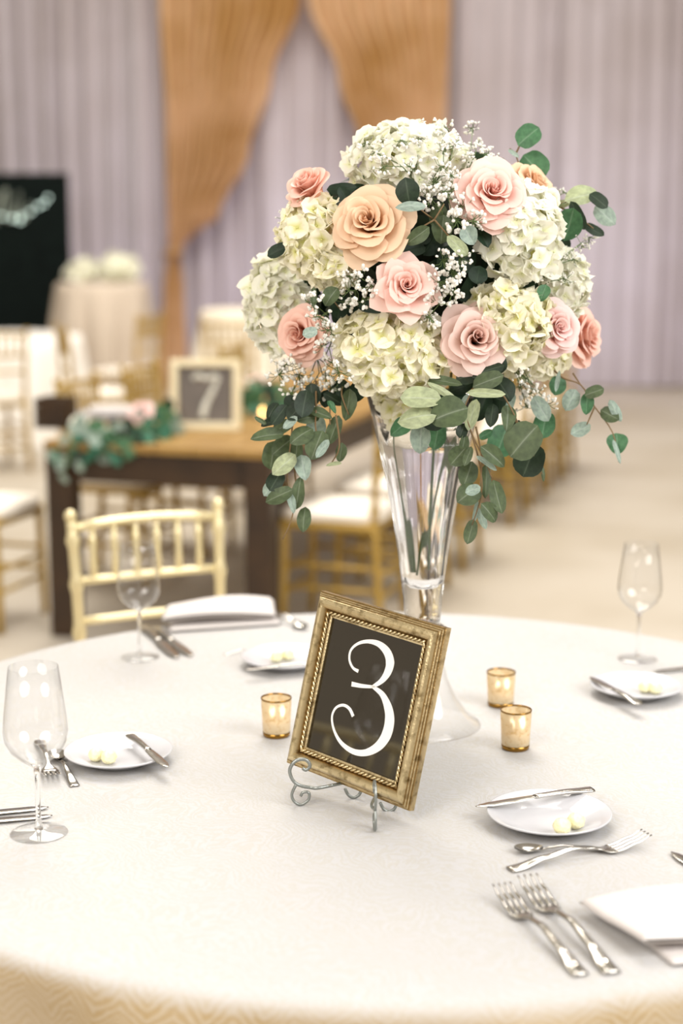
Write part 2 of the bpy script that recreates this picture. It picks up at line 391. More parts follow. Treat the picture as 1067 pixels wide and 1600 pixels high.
drape('gathered peach drape swept left and tied above the cream tables', [(-160, 245), (0, 250), (200, 258), (390, 263)], [(-160, 474), (0, 470), (120, 424), (240, 388), (330, 345), (390, 279)], 14.95, (270, 394), [(394, 262, 280), (440, 256, 288), (615, 248, 296)])
drape('gathered peach drape directly above the white hydrangea crown', [(-160, 478), (0, 482), (120, 528), (240, 568), (330, 612), (392, 668)], [(-160, 708), (0, 704), (200, 698), (330, 694), (392, 686)], 14.95, (678, 396), [(396, 670, 686), (440, 664, 696), (615, 658, 700)])

# dark board with white script and a string of little bulbs
bd = thing('black_board', 'tall black board with white script and tiny bulbs', 'board', (-3.28, 13.7, 0))
MB().box((0, 0, 1.0), (1.98, .06, 1.96)).obj('panel', M['black_board'], bd, False, .01)
for sx in (-1, 1): MB().box((sx*.8, .1, .02), (.06, .3, .04)).obj('foot', M['black_board'], bd, False)
for pts in ([(-8, 352), (2, 312), (10, 296), (6, 330), (16, 344), (26, 318), (30, 300), (25, 336), (36, 344), (44, 330), (48, 318)], [(-40, 338), (-28, 318), (-20, 340), (-10, 330)]):
    L0 = bd.location
    MB().tube(smoothpath([P(u, v, 13.655)-L0 for u, v in pts], 4), .011, 6).obj('lettering', M['script'], bd)
for (u, v) in [(4, 338), (20, 341), (31, 345), (48, 331), (60, 322), (68, 318), (75, 309), (33, 339)]:
    MB().sphere(P(u, v, 13.64)-bd.location, .013, 8, 6).obj('bulb', M['bulb'], bd)

# ---------------------------------------------------------------- round table and cloth
TC = Vector((.075, 2.535, 0)); TR = .905
t = thing('round_table', 'round banquet table hidden under the embossed ivory cloth', 'table', TC)
MB().lathe([(0, .715), (TR-.02, .715), (TR-.004, .72), (TR-.004, .741), (TR-.02, .746), (0, .746)], 64).obj('tabletop', M['wood_top'], t)
for a in range(4):
    th = PI/4+a*PI/2; MB().tube([(.55*cos(th), .55*sin(th), 0), (.55*cos(th), .55*sin(th), .715)], .02, 8).obj('leg', M['pewter'], t)
cl = MB()
prof = [(0.001, .75), (.1, .75), (.25, .75), (.4, .75), (.55, .75), (.7, .75), (.8, .75), (.86, .7498), (.885, .749), (.898, .7465), (.907, .741), (.912, .733), (.915, .72), (.917, .70), (.92, .66), (.923, .6), (.928, .5), (.935, .35), (.942, .18), (.948, .004)]
NC = 360
def cfn(i, j):
    a = 2*PI*i/NC; r, z = prof[j]; s = max(0, (.74-z)/.74)
    k = min(1, s*9)
    f = sin(a*13+.7*sin(a*3)+.3)+.45*sin(a*29+1.3*sin(a*5))
    rr = r+(.012*k+.022*s)*f if j > 10 else r
    return TC+Vector((rr*cos(a), rr*sin(a), z))
cl.grid(cfn, NC, len(prof), wrap=True)
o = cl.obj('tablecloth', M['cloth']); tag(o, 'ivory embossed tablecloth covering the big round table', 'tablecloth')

# ---------------------------------------------------------------- vase
VC = Vector((.137, 2.63, TZ))
va = thing('trumpet_vase', 'tall clear glass trumpet vase holding the rose bouquet', 'vase', VC)
outer = [(.0, .178), (.028, .178), (.0305, .185), (.031, .195), (.033, .225), (.036, .25), (.042, .30), (.051, .36), (.062, .42), (.074, .475), (.086, .53), (.095, .566)]
inner = [(.0925, .567), (.083, .53), (.071, .475), (.059, .42), (.0475, .36), (.038, .30), (.031, .262), (.024, .25), (.014, .243), (.0, .24)]
vp = outer+inner
def vfn(i, j):
    a = 2*PI*i/120; rr, z = vp[j]
    if j < len(outer): rr *= 1+.012*cos(12*a)*min(1, max(0, (z-.2)/.05))
    return Vector((max(rr, 1e-5)*cos(a), max(rr, 1e-5)*sin(a), z))
MB().grid(vfn, 120, len(vp), wrap=True).obj('trumpet', M['glass'], va)
foot = [(.031, .160), (.0318, .145), (.036, .115), (.045, .08), (.060, .045), (.080, .018), (.096, .006), (.101, .002), (.1012, .0), (.0985, .0005), (.079, .0155), (.058, .043), (.043, .079), (.034, .114), (.030, .144), (.029, .158)]
MB().lathe([(.0, .2395), (.0142, .2425), (.0243, .2495), (.0314, .2615), (.0384, .30), (.0479, .36), (.0594, .42), (.0714, .475), (.0805, .515), (0, .515)], 64).obj('water', M['water'], va)
for k, (x, y, x2, y2, lab) in enumerate([(.035, .02, -.008, .006, 'green flower stem bent furthest across the water of the vase'), (-.035, .02, -.012, .0, 'green flower stem against the chair side of the vase'), (.01, -.03, .006, -.004, 'green flower stem standing upright in the vase water')]):
    st_ = MB().tube(smoothpath([(x*1.3, y*1.3, .60), (x, y, .50), (x*.4+x2*.5, y*.4+y2*.5, .37), (x2, y2, .262+.006*k)], 5), .0022, 8).obj('flower_stem', M['stem'])
    st_.location = VC; tag(st_, lab, 'stem', 'stems in the vase')
MB().lathe(foot, 64).obj('bell_foot', M['thin_bell'], va)
MB().lathe([(0, .156), (.029, .158), (.036, .163), (.038, .168), (.036, .173), (.029, .178), (0, .179)], 48).obj('neck_disc', M['glass'], va)
kb = MB()
for i in range(22):
    a = 2*PI*i/22; kb.sphere((.037*cos(a), .037*sin(a), .168), .0045, 8, 6)
kb.obj('beading', M['glass'], va)

# ---------------------------------------------------------------- flowers
BC = Vector((.137, 2.63, 1.525))
def bq(u, v, k=1.0, rx=.255, ry=.20, rz=.215):
    Y = BC.y
    for _ in range(4):
        p = P(u, v, Y); q = 1-((p.x-BC.x)/rx)**2-((p.z-BC.z)/rz)**2
        Y = BC.y-ry*k*math.sqrt(max(0, q))
    return P(u, v, Y)
def axis_frame(n, roll=0):
    n = n.normalized(); x = UP.cross(n)
    x = x.normalized() if x.length > 1e-3 else RIGHT.copy(); y = n.cross(x)
    R_ = Matrix((x, y, n)).transposed()
    return R_ @ Matrix.Rotation(roll, 3, 'Z')
def imgdir(dx, dy, toward):
    """direction given by its lean right / up in the view and towards the viewer"""
    return (RIGHT*dx+UP*dy-FWD*toward).normalized()

def petal_mesh(rng, a0, rb, rt, zt, phi, reflex, spiral, point, m, zb=0.0, droop=0.0, edge=0.0):
    nu, nv = 11, 9
    k1, k2 = rng.uniform(0, 6), rng.uniform(0, 6); wob = rng.uniform(.5, 1)
    def fn(i, j):
        u = 2*i/(nu-1)-1; t = j/(nv-1)
        tt = t*(1-.13*abs(u)**3+point*max(0, 1-abs(u)*1.6)*.16)
        wd = interp([0, .3, .7, 1], [.5, .9, 1, .93], t)
        r = rb+(rt-rb)*(tt**1.15); z = zb+(zt-zb)*(1-(1-min(tt, 1))**1.6)+(tt-1)*.15*(tt > 1)
        e = max(0, tt-.62)/.38
        r += reflex*e*e; z -= (droop+reflex*.55)*e*e
        eb = max(0, abs(u)-.55)/.45                       # edges roll back
        r -= .10*rt*eb*eb*t*(1-edge); r += edge*.10*eb*eb*t; z -= (reflex*.16+edge*.18)*eb*eb*t
        r += spiral*u*(.4+.6*t)+.045*wob*sin(3.8*u+k1)*t*t*min(1, rt*1.6)
        z += .055*wob*sin(4.8*u+k2)*t*t*min(1, rt*1.6)
        a = a0+u*phi*wd
        return Vector((r*cos(a), r*sin(a), z))
    return MB().grid(fn, nu, nv, lambda i, j: .02+j/(nv-1)).mesh('petal', m)
def make_rose(label, pos, axis, R, m, seed, opened=1.0, star=0.0, roll=0, stemlen=.12, group='garden roses in the tall bouquet', rings=5):
    rng = random.Random(seed)
    t = thing('rose', label, 'flower', pos, 0, group)
    rot = axis_frame(axis, roll).to_4x4()
    t.rotation_euler = rot.to_euler()
    spec = [  # count, rbase, rtop, z, phi, reflex, spiral, point
        (2, .02, .09, .98, 2.2, .0, .04, 0), (3, .05, .17, 1.0, 1.6, .015, .06, 0), (4, .08, .30, .99, 1.25, .04, .08, 0), (5, .12, .47, .93, 1.0, .07, .085, .05),
        (5, .16, .66, .82, .98, .10, .07, .15+star), (6, .19, .83, .64, .88, .13, .06, .2+star*1.4), (6, .22, .97, .40, .86, .14, .05, .25+star*1.6)][:rings+2]
    for k, (n, rb, rt, z, phi, rf, sp, pt) in enumerate(spec):
        off = rng.uniform(0, 6)
        rt2 = rt*(opened if k > 1 else 1)
        for i in range(n):
            a = off+2*PI*i/n+rng.uniform(-.16, .16)
            me = petal_mesh(rng, a, rb, rt2*rng.uniform(.93, 1.07), z*rng.uniform(.95, 1.04), phi*rng.uniform(.9, 1.1), rf*rng.uniform(.6, 1.35)*opened, sp, pt*rng.uniform(.6, 1.2), m, zb=-.05, edge=.25+star*.9 if k > 3 else .1)
            o = link('petal', me, t); o.scale = (R, R, R*rng.uniform(.95, 1.06)); o.location = (0, 0, -.45*R); o.rotation_euler = (rng.uniform(-.07, .07), rng.uniform(-.07, .07), 0)
    MB().lathe([(.0, -.70), (.07, -.66), (.16, -.56), (.2, -.45), (.17, -.36)], 12).obj('calyx', M['stem'], t).scale = (R, R, R)
    MB().tube([(0, 0, -.66*R), (0, 0, -.66*R-stemlen)], .0028, 6).obj('stem', M['stem'], t)
    return t
bqp = lambda u, v, dy=0, k=1.0: bq(u, v, k)+Vector((0, dy, 0))
make_rose('peach rosebud side-on at the bouquet shoulder, nearest the drapes', bqp(486, 296, -.05), imgdir(-.5, .55, .6), .050, M['rose_coral'], 1, .82, rings=4)
make_rose('large peach cream rose with a swirled heart, biggest bloom', bqp(576, 350, -.025), imgdir(-.28, .22, 1), .057, M['rose_peach'], 2, 1.0, .06, 1)
make_rose('star-shaped pink rose with pointed petals at bouquet centre', bqp(633, 446, -.03), imgdir(.08, .1, 1), .0405, M['rose_pink'], 3, 1.0, .55)
make_rose('coral pink rose half buried in cream hydrangea, lowest of the near side', bqp(472, 522, -.03), imgdir(-.5, -.1, .9), .045, M['rose_coral'], 4, .9, .1)
make_rose('dusty blush rose with an open cupped heart above the grey leaves', bqp(740, 527, -.03), imgdir(.12, .02, 1), .054, M['rose_blush'], 5, .92, .12)
make_rose('pale pink rose below the two round eucalyptus leaves', bqp(764, 304, -.025), imgdir(.12, .3, 1), .051, M['rose_pink'], 6, 1.02, .2)
make_rose('shell pink rose beside the blush rose, tucked in white hydrangea', bqp(861, 510, -.04), imgdir(.42, .05, 1), .045, M['rose_shell'], 7, .92, .1)
make_rose('salmon pink rose in profile at the bouquet edge over the thin sprig', bqp(910, 526, .03), imgdir(.85, .1, .55), .053, M['rose_coral'], 8, .95, .1)
make_rose('soft peach rose behind the pale pink rose, petals just showing', bqp(836, 292, .06), imgdir(.5, .5, .5), .050, M['rose_peach'], 9, 1.0, .1)

def floret_mesh(m, seed):
    rng = random.Random(seed); mb = MB()
    for k in range(4):
        a = k*PI/2+rng.uniform(-.15, .15); cup = rng.uniform(-.12, .42); sz = rng.uniform(.88, 1.12); ru = rng.uniform(0, 6)
        def fn(i, j):
            u = i/3*2-1; t = j/4
            wdt = .56*interp([0, .35, .7, 1], [.25, .9, 1, .5], t)*sz
            r = .04+.60*sz*(t-.14*u*u*t); y = u*wdt
            z = cup*t*t+.10*abs(u)*t-.03+.11*sin(4*u+ru)*t + .08*sin(5*t+ru)*t - .2*max(0, t-.7)
            return Vector((r*cos(a)-y*sin(a), r*sin(a)+y*cos(a), z))
        mb.grid(fn, 4, 5, lambda i, j: .05+j/4*.95)
    mb.sphere((0, 0, .02), .05, 6, 4)
    return mb.mesh('floret', m)
FLM = {k: [floret_mesh(M[k], s) for s in range(5)] for k in ('hyd_white', 'hyd_green')}
def hydrangea(label, pos, rx, rz, axis, n, mk='hyd_white', fs=.021, ry=None, seed=0, group='hydrangea heads in the tall bouquet'):
    rng = random.Random(seed+50); ry = ry or min(rx, rz)
    t = thing('hydrangea', label, 'flower', pos, 0, group)
    MB().sphere((0, 0, 0), .74, 16, 10, (rx, ry, rz)).obj('flower_core', M['hyd_core'], t)
    MB().tube([(0, 0, 0), tuple(-(axis.normalized())*(max(rx, rz)+.06))], .003, 6).obj('stem', M['stem'], t)
    ga = PI*(3-5**.5); N = int(n*1.75)
    for i in range(N):
        z = 1-2*(i+.5)/N; r = math.sqrt(1-z*z); d = Vector((r*cos(ga*i), r*sin(ga*i), z))
        if d.dot(axis.normalized()) < -.25 or d.dot(-FWD) < -.45: continue
        d2 = (d+Vector((rng.uniform(-.6, .6), rng.uniform(-.6, .6), rng.uniform(-.6, .6)))).normalized()
        o = link('floret', rng.choice(FLM[mk]), t)
        k = rng.uniform(.82, 1.06)
        s = fs*rng.uniform(1.0, 1.42)
        o.matrix_local = Matrix.Translation((d.x*rx*k, d.y*ry*k, d.z*rz*k)) @ axis_frame(d2, rng.uniform(0, 6)).to_4x4() @ Matrix.Scale(s, 4)
    return t
hydrangea('white hydrangea crowning the top of the bouquet', bqp(640, 258, .05), .094, .064, imgdir(0, .7, .6), 95, 'hyd_white', seed=1)
hydrangea('white hydrangea above the shell pink rose, big round head', bqp(815, 372, .02), .062, .078, imgdir(.4, .15, .8), 85, 'hyd_white', seed=2)
hydrangea('cream hydrangea between the big peach rose and leaf tip', bqp(495, 372, .01), .056, .058, imgdir(-.5, .2, .8), 65, 'hyd_green', seed=3)
hydrangea('white hydrangea bulging out around the coral rose', bqp(437, 478, .05), .056, .080, imgdir(-.7, 0, .6), 80, 'hyd_white', seed=4)
hydrangea('large cream hydrangea below the star-shaped rose', bqp(612, 547, .00), .090, .066, imgdir(0, -.1, 1), 95, 'hyd_green', .024, seed=5)
hydrangea('small cream hydrangea drooping over the vase mouth', bqp(640, 618, .0), .052, .048, imgdir(0, -.4, 1), 45, 'hyd_green', .021, seed=6)
hydrangea('cream hydrangea filling the gap between blush and shell roses', bqp(792, 505, .01), .068, .064, imgdir(.1, 0, 1), 80, 'hyd_green', .023, seed=7)
hydrangea('white hydrangea behind the shell rose, under gypsophila haze', bqp(880, 452, .07), .046, .056, imgdir(.7, .1, .5), 55, 'hyd_white', seed=8)
hydrangea('cream hydrangea tucked under the shell pink rose', bqp(832, 562, .01), .052, .030, imgdir(.1, -.6, .7), 45, 'hyd_green', .020, seed=9)
hydrangea('loose cream hydrangea with few florets beside the big peach rose', bqp(520, 420, .0), .034, .030, imgdir(-.2, -.1, 1), 32, 'hyd_green', .021, seed=10)

# leaf meshes (local x = petiole to tip, 1 long, 1 wide)
def leaf_mesh(m, fold, bend, seed, sharp=.0):
    rng = random.Random(seed); k = rng.uniform(0, 6)
    nx, ny = 11, 7
    def fn(i, j):
        s = i/(nx-1); y = j/(ny-1)*2-1
        wv = math.sqrt(max(0, 1-(2*s-1)**2))*(1-sharp*max(0, s-.5)*1.3)
        wv = max(wv, .03)
        z = fold*abs(y)*wv*.5+bend*(s-.5)**2*2+.02*sin(6*s+k)*y
        return Vector((s-.5, y*.5*wv*(1+.04*sin(9*s+k)), z))
    return MB().grid(fn, nx, ny, lambda i, j: (1.0 if j == ny//2 else .02)).mesh('leaf', m)
LV = {k: [leaf_mesh(LM[k], .12, -.10, 1), leaf_mesh(LM[k], .30, -.2, 2, .5), leaf_mesh(LM[k], .05, .12, 3, .25), leaf_mesh(LM[k], -.12, -.22, 4, .4)] for k in LM}
def put_leaf(root, pos, X, Z, L, W, code, rng):
    X = X.normalized(); Y = Z.cross(X).normalized(); Z = X.cross(Y)
    o = link('leaf', rng.choice(LV[code]), root)
    R_ = Matrix((X, Y, Z)).transposed().to_4x4()
    o.matrix_local = Matrix.Translation(pos-root.location) @ R_ @ Matrix.Diagonal((L, W, (L+W)/2, 1))
    return o
def branch(label, crop, stems, leaves, Y, seed, group='silver dollar eucalyptus in the bouquet', name='eucalyptus_branch', stemmat='twig', srad=.0013):
    """crop = (origin u, origin v, scale); stems / leaves in those units; every leaf keeps its own depth"""
    rng = random.Random(seed); ou, ov, k = crop
    pt = lambda x, y, Yd: P(ou+x/k, ov+y/k, Yd)
    root = thing(name, label, 'foliage', pt(stems[0][0][0], stems[0][0][1], Y), 0, group)
    for st in stems:
        st3 = smoothpath([pt(p[0], p[1], Y+(p[2] if len(p) > 2 else 0)) for p in st], 4)
        MB().tube([q-root.location for q in st3], [srad*(1.25-.6*i/len(st3)) for i in range(len(st3))], 6).obj('stem', M[stemmat], root)
    for lf in leaves:
        x, y, L, W, ang, code = lf[:6]; dy = lf[6] if len(lf) > 6 else rng.uniform(-.018, .018)
        pos = pt(x, y, Y+dy); px = (pos-CAMP).dot(FWD)/F/k
        a = math.radians(ang)
        X = RIGHT*cos(a)+UP*sin(a)+FWD*rng.uniform(-.35, .35)
        Z = -FWD+RIGHT*rng.uniform(-.35, .35)+UP*rng.uniform(-.1, .55)
        put_leaf(root, pos, X, Z, L*px*1.17, W*px*1.15, code, rng)
    return root
c1, c2, c3, c4 = (370, 170, 3.233), (660, 170, 3.233), (370, 450, 3.233), (660, 450, 3.233)
branch('long eucalyptus branch trailing lowest beside the wooden table', c3, [[(330, 480, .05), (290, 640), (270, 800), (255, 980), (285, 1130), (232, 1270)], [(290, 900), (310, 1100)]],
 [(155, 745, 150, 66, 190, 's'), (180, 845, 125, 95, 262, 's'), (235, 795, 125, 88, 220, 's'), (240, 890, 135, 82, 222, 'p', -.02), (335, 905, 115, 78, 280, 'b'), (195, 975, 100, 78, 240, 'd'),
  (210, 1050, 135, 72, 205, 's', -.02), (275, 1085, 100, 38, 285, 'b'), (310, 1035, 145, 64, 82, 's'), (338, 1168, 112, 66, 265, 's'), (300, 840, 130, 60, 265, 's'), (170, 1010, 90, 60, 230, 'b', .01), (215, 640, 110, 60, 235, 'd'), (165, 680, 80, 45, 200, 'd'), (120, 670, 60, 22, 150, 's'), (235, 700, 95, 75, 210, 's'), (180, 620, 90, 50, 240, 'd')], 2.46, 31)
branch('bushy eucalyptus branch hanging over the near shoulder of the vase', c3, [[(400, 470, .05), (400, 620), (400, 720), (445, 800)], [(470, 500, .05), (470, 690)], [(500, 640), (518, 800), (475, 890)]],
 [(325, 742, 120, 92, 215, 's'), (405, 790, 140, 100, 250, 's'), (432, 812, 95, 40, 235, 'b', -.03), (490, 718, 135, 66, 250, 's'), (525, 832, 88, 52, 262, 's'), (490, 890, 70, 20, 190, 'p'), (425, 635, 105, 50, 340, 's'),
  (340, 585, 125, 95, 260, 'd'), (400, 705, 110, 92, 265, 'b', .02), (300, 620, 110, 80, 230, 'd'), (360, 655, 110, 55, 190, 's'), (280, 590, 90, 90, 250, 'd', .03), (380, 540, 100, 80, 280, 'd', .03), (270, 680, 80, 40, 220, 'b'), (400, 850, 70, 25, 200, 's')], 2.455, 32)
branch('dark leaf sprig beside the vase lip, tips hanging down', c3, [[(540, 480, .06), (530, 540), (565, 640)]],
 [(562, 590, 140, 72, 262, 's'), (490, 560, 100, 50, 330, 'd'), (610, 520, 130, 80, 230, 'k', .02), (520, 520, 110, 90, 250, 'k', .03), (450, 560, 80, 60, 260, 'k', .03), (480, 600, 70, 30, 300, 'g')], 2.47, 33)
branch('pair of broad pale eucalyptus leaves lying across the vase mouth', c3, [[(1020, 520, .03), (960, 580), (900, 640), (925, 740)]],
 [(930, 555, 180, 108, 178, 'p', -.03), (905, 650, 178, 112, 190, 'p', -.035), (928, 762, 140, 94, 268, 'b', .0), (825, 705, 110, 80, 220, 'g', .05), (1010, 745, 130, 90, 260, 'g', .06), (960, 680, 110, 60, 200, 'd', .02)], 2.42, 34)
branch('grey eucalyptus cluster under the blush rose with large round leaf', c4, [[(300, 420, .05), (230, 560), (200, 640)], [(300, 420, .05), (420, 560), (500, 720)]],
 [(132, 635, 172, 155, 200, 's', -.04), (60, 660, 130, 110, 210, 'd', 0), (110, 472, 160, 50, 170, 's'), (100, 520, 150, 34, 150, 'p', -.02), (235, 440, 120, 90, 200, 'd', .01), (330, 470, 145, 84, 200, 's'), (322, 532, 170, 42, 178, 'p', -.03), (380, 385, 90, 90, 60, 'd'), (330, 415, 150, 70, 200, 'd'), (250, 640, 140, 62, 255, 'p'),
  (350, 640, 110, 62, 262, 'd'), (430, 655, 125, 72, 265, 's'), (440, 600, 130, 40, 70, 'b'), (410, 510, 120, 110, 300, 'd', .01), (300, 600, 130, 100, 250, 'k', .03), (390, 580, 100, 80, 270, 'k', .03), (200, 500, 120, 70, 200, 'k', .03), (200, 720, 70, 55, 250, 'd'), (150, 560, 140, 80, 190, 'k', .03), (210, 575, 70, 30, 240, 'b')], 2.42, 35)
branch('eucalyptus branch trailing down beside the vase to the lowest round tip', c4, [[(215, 640), (250, 740), (290, 900), (298, 1040), (250, 1200)], [(250, 740), (320, 880), (350, 960)], [(270, 700), (300, 860), (285, 1040)]],
 [(180, 850, 100, 90, 230, 's'), (232, 935, 125, 92, 250, 's'), (232, 1040, 120, 108, 215, 's'), (322, 975, 150, 52, 268, 's'), (378, 1055, 150, 75, 285, 's'), (358, 850, 140, 80, 320, 's'), (338, 1135, 110, 78, 310, 's'), (243, 1232, 112, 60, 255, 's'), (300, 1165, 100, 38, 290, 'b'), (205, 800, 110, 46, 260, 's'), (325, 885, 110, 28, 325, 'b'), (255, 1020, 70, 50, 200, 'b', -.03), (230, 850, 90, 40, 250, 's'), (268, 1130, 100, 26, 260, 'b')], 2.42, 36)
branch('twin big round eucalyptus leaves hanging at the vase shoulder', c4, [[(450, 620, .03), (480, 690), (540, 800), (605, 940)]],
 [(510, 772, 180, 172, 230, 's', -.03), (540, 868, 158, 140, 250, 'd', .0), (610, 938, 70, 20, 275, 's'), (400, 772, 150, 130, 250, 'g', .09), (600, 612, 130, 78, 300, 'b', .06), (615, 690, 125, 100, 260, 'g', .07), (475, 700, 60, 50, 250, 'd'), (320, 740, 70, 40, 30, 'g', .08)], 2.43, 37)
branch('thin eucalyptus sprig reaching out over the bare floor', c4, [[(650, 400, .02), (710, 455), (800, 490), (870, 600), (960, 730), (992, 880)], [(870, 600), (830, 690)], [(760, 430), (800, 490)]],
 [(685, 492, 88, 82, 255, 'g'), (682, 470, 95, 22, 80, 'b', -.01), (750, 567, 102, 80, 245, 'b'), (830, 585, 96, 62, 268, 'g'), (868, 525, 88, 60, 20, 's'), (945, 640, 92, 70, 330, 's'), (976, 622, 110, 45, 300, 'b'), (798, 715, 95, 64, 205, 'b'), (983, 785, 98, 96, 270, 'g'), (985, 825, 110, 26, 285, 'b', -.01)], 2.55, 38)
branch('upright eucalyptus sprig with two round leaves above the pink rose', c2, [[(520, 420, .04), (500, 330), (470, 230), (440, 200)], [(470, 230), (500, 170), (520, 150)]],
 [(535, 137, 118, 112, 40, 'g'), (562, 290, 140, 135, 310, 'g'), (580, 395, 115, 56, 5, 'g'), (415, 297, 95, 45, 300, 'g'), (460, 225, 60, 22, 320, 'b')], 2.62, 39)
branch('spreading eucalyptus tip with round green leaf beside the hydrangea', c2, [[(640, 500, .02), (700, 480), (790, 450), (880, 460)], [(700, 500), (780, 540), (870, 610)]],
 [(808, 440, 165, 92, 15, 'p'), (890, 463, 98, 70, 320, 'd'), (925, 540, 120, 84, 320, 'b'), (742, 585, 145, 128, 255, 'g', -.02), (785, 540, 140, 55, 300, 'd'), (868, 615, 100, 60, 325, 'd'), (695, 700, 110, 90, 240, 'd', .02), (700, 485, 120, 40, 15, 'p'), (650, 740, 90, 50, 60, 'k', .02)], 2.60, 40)
branch('eucalyptus sprig with bent twigs in the middle of the bouquet', c2, [[(60, 560, .04), (30, 540), (-20, 500)], [(60, 560), (130, 640), (190, 720)], [(60, 560), (110, 480)], [(60, 560), (-40, 620)]],
 [(-77, 412, 115, 112, 100, 'd', -.02), (-60, 490, 135, 50, 182, 'b', -.03), (-25, 642, 125, 70, 215, 's', -.01), (100, 610, 125, 98, 265, 's'), (178, 692, 125, 60, 320, 'p', -.03), (235, 640, 90, 82, 300, 'b'), (80, 540, 110, 80, 80, 's', .02), (300, 640, 120, 90, 300, 'k', .02), (-70, 720, 170, 90, 200, 'k', .02), (215, 760, 130, 110, 260, 'k', .04), (40, 680, 120, 110, 240, 'k', .05), (120, 760, 120, 80, 260, 'k', .04), (280, 840, 80, 90, 260, 'k', .01)], 2.42, 41)
branch('eucalyptus sprig at the near side between hydrangea and gypsophila', c1, [[(440, 860, .03), (470, 940), (520, 1010)]],
 [(475, 948, 95, 80, 235, 's', -.02), (390, 950, 100, 30, 270, 's'), (680, 1000, 130, 60, 350, 'k', -.01), (720, 1040, 90, 70, 250, 's', 0), (520, 1000, 110, 80, 260, 'k', .02), (580, 850, 100, 90, 250, 'k', .03), (370, 1130, 70, 50, 200, 'b', -.05)], 2.445, 42)
branch('glossy dark green leaf poking out above the cream hydrangea', c1, [[(300, 680, .02), (240, 690)]], [(210, 715, 110, 62, 205, 'k'), (530, 405, 130, 60, 5, 'k'), (600, 395, 90, 40, 20, 'k'), (545, 440, 90, 60, 300, 'k'), (380, 545, 80, 50, 20, 'k', .02)], 2.50, 43, name='salal_sprig', stemmat='stem')
branch('dark green leaves between the white hydrangeas beside the shell rose', c2, [[(600, 860, .03), (570, 800)]], [(610, 930, 80, 60, 250, 'g', -.02), (540, 870, 90, 60, 20, 'k'), (450, 880, 110, 50, 10, 'k'), (420, 900, 90, 60, 200, 'k'), (560, 900, 70, 50, 280, 'k')], 2.47, 44, name='salal_sprig', stemmat='stem')

# dark foliage packed around a foam core
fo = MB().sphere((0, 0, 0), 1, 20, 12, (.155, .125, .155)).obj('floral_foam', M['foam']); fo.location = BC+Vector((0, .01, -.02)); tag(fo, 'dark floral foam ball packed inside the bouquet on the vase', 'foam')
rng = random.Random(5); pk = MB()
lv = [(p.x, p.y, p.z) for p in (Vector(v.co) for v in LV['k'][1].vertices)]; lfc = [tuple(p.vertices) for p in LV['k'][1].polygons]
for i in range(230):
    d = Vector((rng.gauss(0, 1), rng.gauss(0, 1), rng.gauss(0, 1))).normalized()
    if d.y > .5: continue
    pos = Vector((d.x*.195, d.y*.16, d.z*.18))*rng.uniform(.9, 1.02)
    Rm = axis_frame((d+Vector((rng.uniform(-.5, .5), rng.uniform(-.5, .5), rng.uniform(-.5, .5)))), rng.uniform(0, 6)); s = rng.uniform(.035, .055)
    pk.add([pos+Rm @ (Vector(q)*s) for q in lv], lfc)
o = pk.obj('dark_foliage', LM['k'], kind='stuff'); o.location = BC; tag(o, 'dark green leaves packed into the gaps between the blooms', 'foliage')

# gypsophila sprays
def gyp(label, pts, seed, n=70, spread=26, stems_from=None, dy=-.035, br=.0044):
    """pts: list of (u, v) blossoms gather around; the stems fork from stems_from"""
    rng = random.Random(seed)
    su, sv = stems_from or (sum(p[0] for p in pts)/len(pts), sum(p[1] for p in pts)/len(pts)+25)
    root = thing('gypsophila_spray', label, 'flower', bqp(su, sv, .02), 0, "baby's breath in the tall bouquet"); L0 = root.location
    bl = MB(); st = MB()
    for (u, v) in pts:
        node = bqp(u, v, dy+rng.uniform(-.01, .015))
        mid = (Vector(L0)+node)/2+Vector((rng.uniform(-.008, .008), -.01, rng.uniform(-.004, .012)))
        st.tube([Vector((0, 0, 0)), mid-L0, node-L0], [.0010, .0008, .0006], 5)
        for i in range(max(3, n//len(pts))):
            r = spread*math.sqrt(rng.random()); a = rng.uniform(0, 2*PI)
            q = bqp(u+r*cos(a), v+r*sin(a)*.85, dy+rng.uniform(-.022, .018))
            m2 = (node*.5+q*.5)+Vector((rng.uniform(-.004, .004), 0, -.003))
            st.tube([node-L0, m2-L0, q-L0], [.00055, .0005, .0004], 4, False)
            b = br*rng.uniform(.65, 1.25)
            for k in range(3):
                bl.sphere(q-L0+Vector((rng.uniform(-1, 1), rng.uniform(-1, 1), rng.uniform(-1, 1)))*b*.55, b*.62, 6, 4)
    st.obj('stems', M['stem'], root); bl.obj('blossoms', M['gyp'], root, kind='stuff')
gyp("baby's breath fan on fine stems over the crown hydrangea", [(600, 215), (625, 222), (655, 218), (598, 262), (640, 262), (585, 240), (570, 225), (672, 205)], 1, 110, 17, (650, 282), -.06, .0034)
gyp("baby's breath spray beside the crown hydrangea, over the pink rose", [(690, 235), (685, 262), (705, 225), (695, 205), (700, 275)], 2, 80, 17, (678, 290), -.06, .0034)
gyp("wispy baby's breath standing out above the soft peach rose", [(738, 200), (745, 225), (760, 240), (728, 240), (775, 248), (742, 262)], 3, 80, 13, (730, 275), .0, .0032)
gyp("baby's breath sprig under the rosebud, pointing at the drapes", [(455, 350), (468, 335), (480, 352), (462, 368), (448, 340)], 4, 70, 17, (492, 365), -.01, .0028)
gyp("baby's breath cluster between the big peach and pale pink roses", [(672, 310), (695, 300), (720, 320), (735, 345), (712, 345), (680, 285)], 5, 120, 22, (700, 372), -.03)
gyp("thick baby's breath cluster beside the star-shaped rose", [(690, 405), (708, 425), (685, 440), (705, 455), (680, 470), (668, 492), (718, 400)], 6, 120, 22, (712, 440), -.03)
